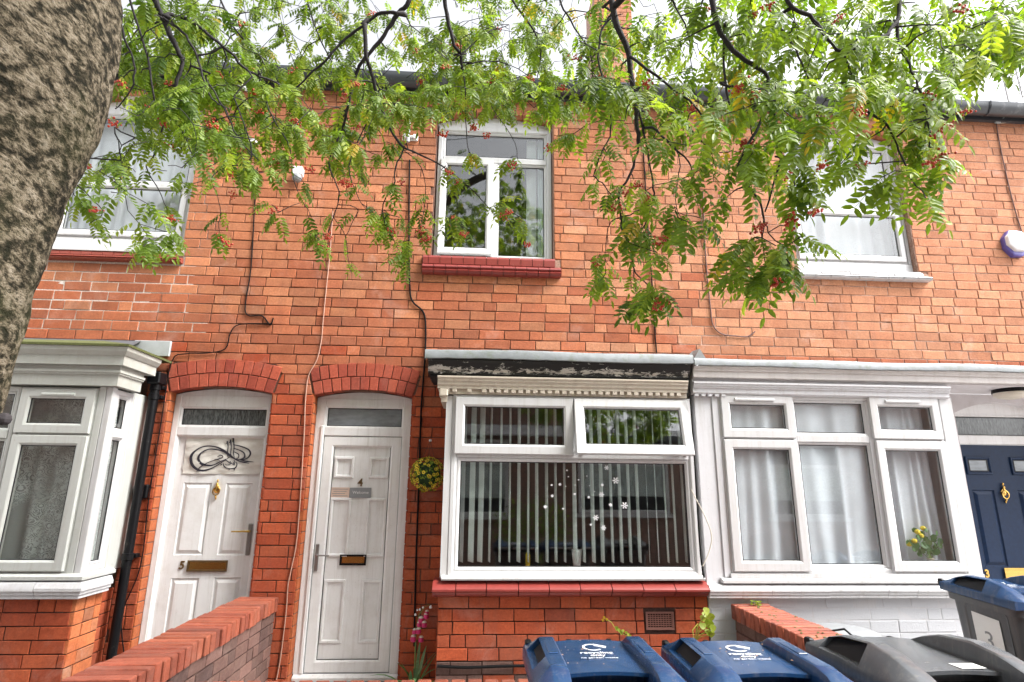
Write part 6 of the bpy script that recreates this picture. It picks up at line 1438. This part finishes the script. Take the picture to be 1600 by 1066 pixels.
def twig_to(p, r_tip=.0022):
    i0, d0 = nearest(p); a = NODES[i0][0]; L_ = (p-a).length; n = max(2, int(L_/.07)); pts = [a]; base = len(NODES); prev = i0
    ra = min(NODES[i0][2]*.85, .0040 + .010*L_)
    side_ = Vector((rt.uniform(-1,1), rt.uniform(-1,1), rt.uniform(0,.8)))*L_*.14
    for k in range(1, n+1):
        t = k/n; c = a.lerp(p, t) + side_*math.sin(t*math.pi) + (Vector((rt.uniform(-1,1), rt.uniform(-1,1), rt.uniform(-1,1)))*.010 if k < n else Vector()); pts.append(c)
        NODES.append((c, prev, ra + (r_tip-ra)*t)); prev = len(NODES)-1
    TW.sweep(pts, [ra + (r_tip-ra)*k/n for k in range(n+1)], 4, cap=False); return pts
TG = [(P(x, y, Y)) for x, y, Y in tg]
dists = sorted(range(len(TG)), key=lambda i: nearest(TG[i])[1])
for i in dists:
    p = TG[i]; pts = twig_to(p); out = (pts[-1]-pts[-2]).normalized()
    far = min(1, max(0, (p.y + 3.1)/1.3)); Lf = (.104 if p.x < .3 else .118 if p.x < .7 else .145) + .012*rt.random()
    tuft(p, out, (rt.randint(3, 6) if p.z > 3.2 else rt.randint(2, 4)) if p.x < .6 else rt.randint(2, 3), Lf)
    for q_ in pts[1:-1]:
        if rt.random() < .45: tuft(q_, out, rt.randint(1, 2), Lf*.9)
    if rt.random() < .085: berry_cluster(p + Vector((rt.uniform(-.02,.02), rt.uniform(-.03,0), rt.uniform(-.05,-.01))), rt.uniform(.8, 1.2))
# leaves along the traced branches' thin ends
for (q_, par_, r) in list(NODES[:]):
    if r < .0045 and rt.random() < .10:
        tuft(q_, Vector((rt.uniform(-1,1), rt.uniform(-1,1), -.3)), rt.randint(1, 2), .12)
for (x, y) in [(355,380),(348,375),(427,329),(485,265),(536,285),(545,290),(512,372),(505,385),(627,285),(663,375),(669,372),(708,353),(722,366),(700,268),(715,285),(787,340),(795,332),(825,383),(762,212),(740,200),(800,258),(858,230),(998,290),(1030,378),(1037,373),(1025,480),(1030,474),(1042,470),(978,300),(963,325),(1163,225),(1168,230),(1190,355),(1183,360),(1214,445),(1216,440),(1235,350),(1238,345),(1275,330),(1283,262),(1478,200),(1470,206),(1465,250),(1475,246),(1452,255),(1510,175),(178,192),(150,330),(266,343),(365,305),(238,170),(540,150),(620,170),(690,210),(1105,15),(1200,10),(1310,30),(1500,15),(560,200),(460,190),(330,190),(880,140),(1010,130),(900,90),(1080,170)]:
    berry_cluster(P(x, y, depthY(x) + rt.uniform(-.05, .05)), rt.uniform(.85, 1.25), rt.randint(12, 24))
for k in range(300):
    x = rt.uniform(180, 1100); y = rt.uniform(-20, lowb(x)-30); twig_to(P(x, y, depthY(x) + rt.uniform(-.35, .05)), .0016)
for k in range(480):      # the crown over the path, mirrored in the upstairs panes, plus an added left lobe
    d = Vector((rt.gauss(0,1), rt.gauss(0,1), rt.gauss(0,1))).normalized()*rt.uniform(.35, 1); p = Vector((-.3 + d.x*2.0, -5.3 + d.y*1.2, 6.3 + d.z*1.3))
    if k % 3 == 0: p = Vector((-3.7 + d.x*1.5, -3.1 + d.y*1.1, 4.9 + d.z*1.0))  # unseen lobe out of frame, added to shade the left bay
    pts = twig_to(p); tuft(p, (pts[-1]-pts[-2]).normalized(), rt.randint(3, 5), .17)
    for q_ in pts[2:-1:2]: tuft(q_, Vector((0,0,1)), 1, .15)
TW.build('twigs', M['bark2'], tree, kind='stuff')
# leaves: the 300 that show largest are parts of their own
def sees(Mx):
    q_ = proj(Mx.translation + Mx.col[1].to_3d()*.5)
    if not q_ or not (-40 < q_[0] < 1640 and -40 < q_[1] < 700): return 0
    return Mx.col[1].to_3d().length*F_PX/q_[2]
order = sorted(range(len(leaves)), key=lambda i: -sees(leaves[i][0])); big = set(order[:300]); FO = MB()
for i, (Mx, va, ti) in enumerate(leaves):
    if i in big: o = link(bpy.data.objects.new('leaf', LME[va])); o.parent = tree; o.matrix_basis = Matrix.Translation(-WO[tree]) @ Mx; o.color = (ti, 0, 0, 1)
    else: v, f = LM[va]; FO.add([Mx @ x for x in v], f, (ti, 0, 0))
FO.build('foliage', M['leaf'], tree, kind='stuff')
print('leaves', len(leaves), 'berries', len(berries))
BM = []
for s_ in range(6):
    rr = random.Random(s_); q = MB(); n_ = 12 + s_*2
    for k in range(n_):
        c = Vector((rr.gauss(0, .013), rr.gauss(0, .013), rr.gauss(0, .006))); q.sphere(c, rr.uniform(.0042, .0056), 6, 5); q.sweep([c, Vector((0,0,.028))], .0006, 3, cap=False, mi=1)
    BM.append(q.mesh('berry_cluster', [M['berry'], M['vine']], smooth=True))
for p, s_, n_ in berries:
    o = link(bpy.data.objects.new('berry_cluster', rt.choice(BM))); o.parent = tree; o.location = p - WO[tree]; o.scale = (s_, s_, s_); o.rotation_euler = (rt.uniform(-.5,.5), rt.uniform(-.5,.5), rt.uniform(0, 6))
# ---------------------------------------------------------------- houses across the court (seen mirrored in the panes)
fh = thing('terraced_house', 'facing brick house across the court, mirrored in the downstairs window of number 4', 'house', (0, -6.9, -.1))
YF = -6.7; q = MB(); q.box(-9, 9, YF-.3, YF, -.1, 5.3); q.build('wall', M['facing'], fh)
q = MB(); q.box(-9.1, 9.1, YF-.1, YF+.14, 5.3, 5.42); q.build('gutter', M['gutter'], fh)
q = MB(); q.add([(-9.1,YF+.1,5.42),(9.1,YF+.1,5.42),(9.1,YF-4,8.0),(-9.1,YF-4,8.0)], [(0,1,2,3)]); q.build('roof', M['slate'], fh)
def mirror(x0, x1, z0, z1, up_=False):
    T = lambda p: (p[0], YF - (p[1]), p[2]); w_ = win_part(fh, 'window', x0, x1, z0, z1, .06, -.06, .0, M['upvc'], T=T)
    q = MB(); q.box(x0+.06, x1-.06, YF+.004, YF+.010, z0+.06, z1-.06); q.build('pane', M['dark'], w_)
    q = MB(); q.box(x0+.06, x1-.06, YF+.02, YF+.05, z1-.45, z1-.39); q.build('transom', M['upvc'], w_); q = MB(); q.box(x0-.06, x1+.06, YF, YF+.10, z0-.07, z0-.005); q.build('sill', M['upvc'], w_)
    q = MB(); q.box(x0+.06, x1-.06, YF+.011, YF+.013, z0+.30, z1-.45); q.build('net', M['lace5'], w_)
mirror(1.9, 3.6, 1.05, 2.35); mirror(-.9, .6, 1.0, 2.35); mirror(-4.5, -2.9, 1.0, 2.35); mirror(-.6, .6, 3.5, 4.9); mirror(2.0, 3.2, 3.5, 4.9); mirror(-4.2, -3.0, 3.5, 4.9); mirror(5.5, 7, 1.0, 2.35)
q = MB(); q.box(-1.1, 3.8, YF, YF+.30, 2.42, 2.60); q.build('canopy', M['paintw'], fh)
sh = thing('shrub', 'dark green shrub across the court, mirrored in the window of number 4', 'shrub', (1.0, -6.1, -.1))
q = MB(); rs = random.Random(3)
for k in range(900):
    d = Vector((rs.gauss(0,1), rs.gauss(0,1), rs.gauss(0,1))).normalized()*rs.uniform(.5, 1); c = Vector((1.0 + d.x*.75, -6.1 + d.y*.35, .75 + d.z*.65)); e = Vector((rs.uniform(-1,1), rs.uniform(-1,1), rs.uniform(-1,1))).normalized(); g_ = e.orthogonal().normalized()
    q.add([c, c+e*.03+g_*.02, c+e*.07, c+e*.03-g_*.02], [(0,1,2,3)], (rs.random()*.6, 0, 0))
q.build('foliage', M['leaf'], sh, kind='stuff'); q = MB(); q.sweep([(1.0,-6.1,-.1),(1.02,-6.1,.6)], .03, 6); q.build('stem', M['bark2'], sh)
flush()
bpy.context.view_layer.update()
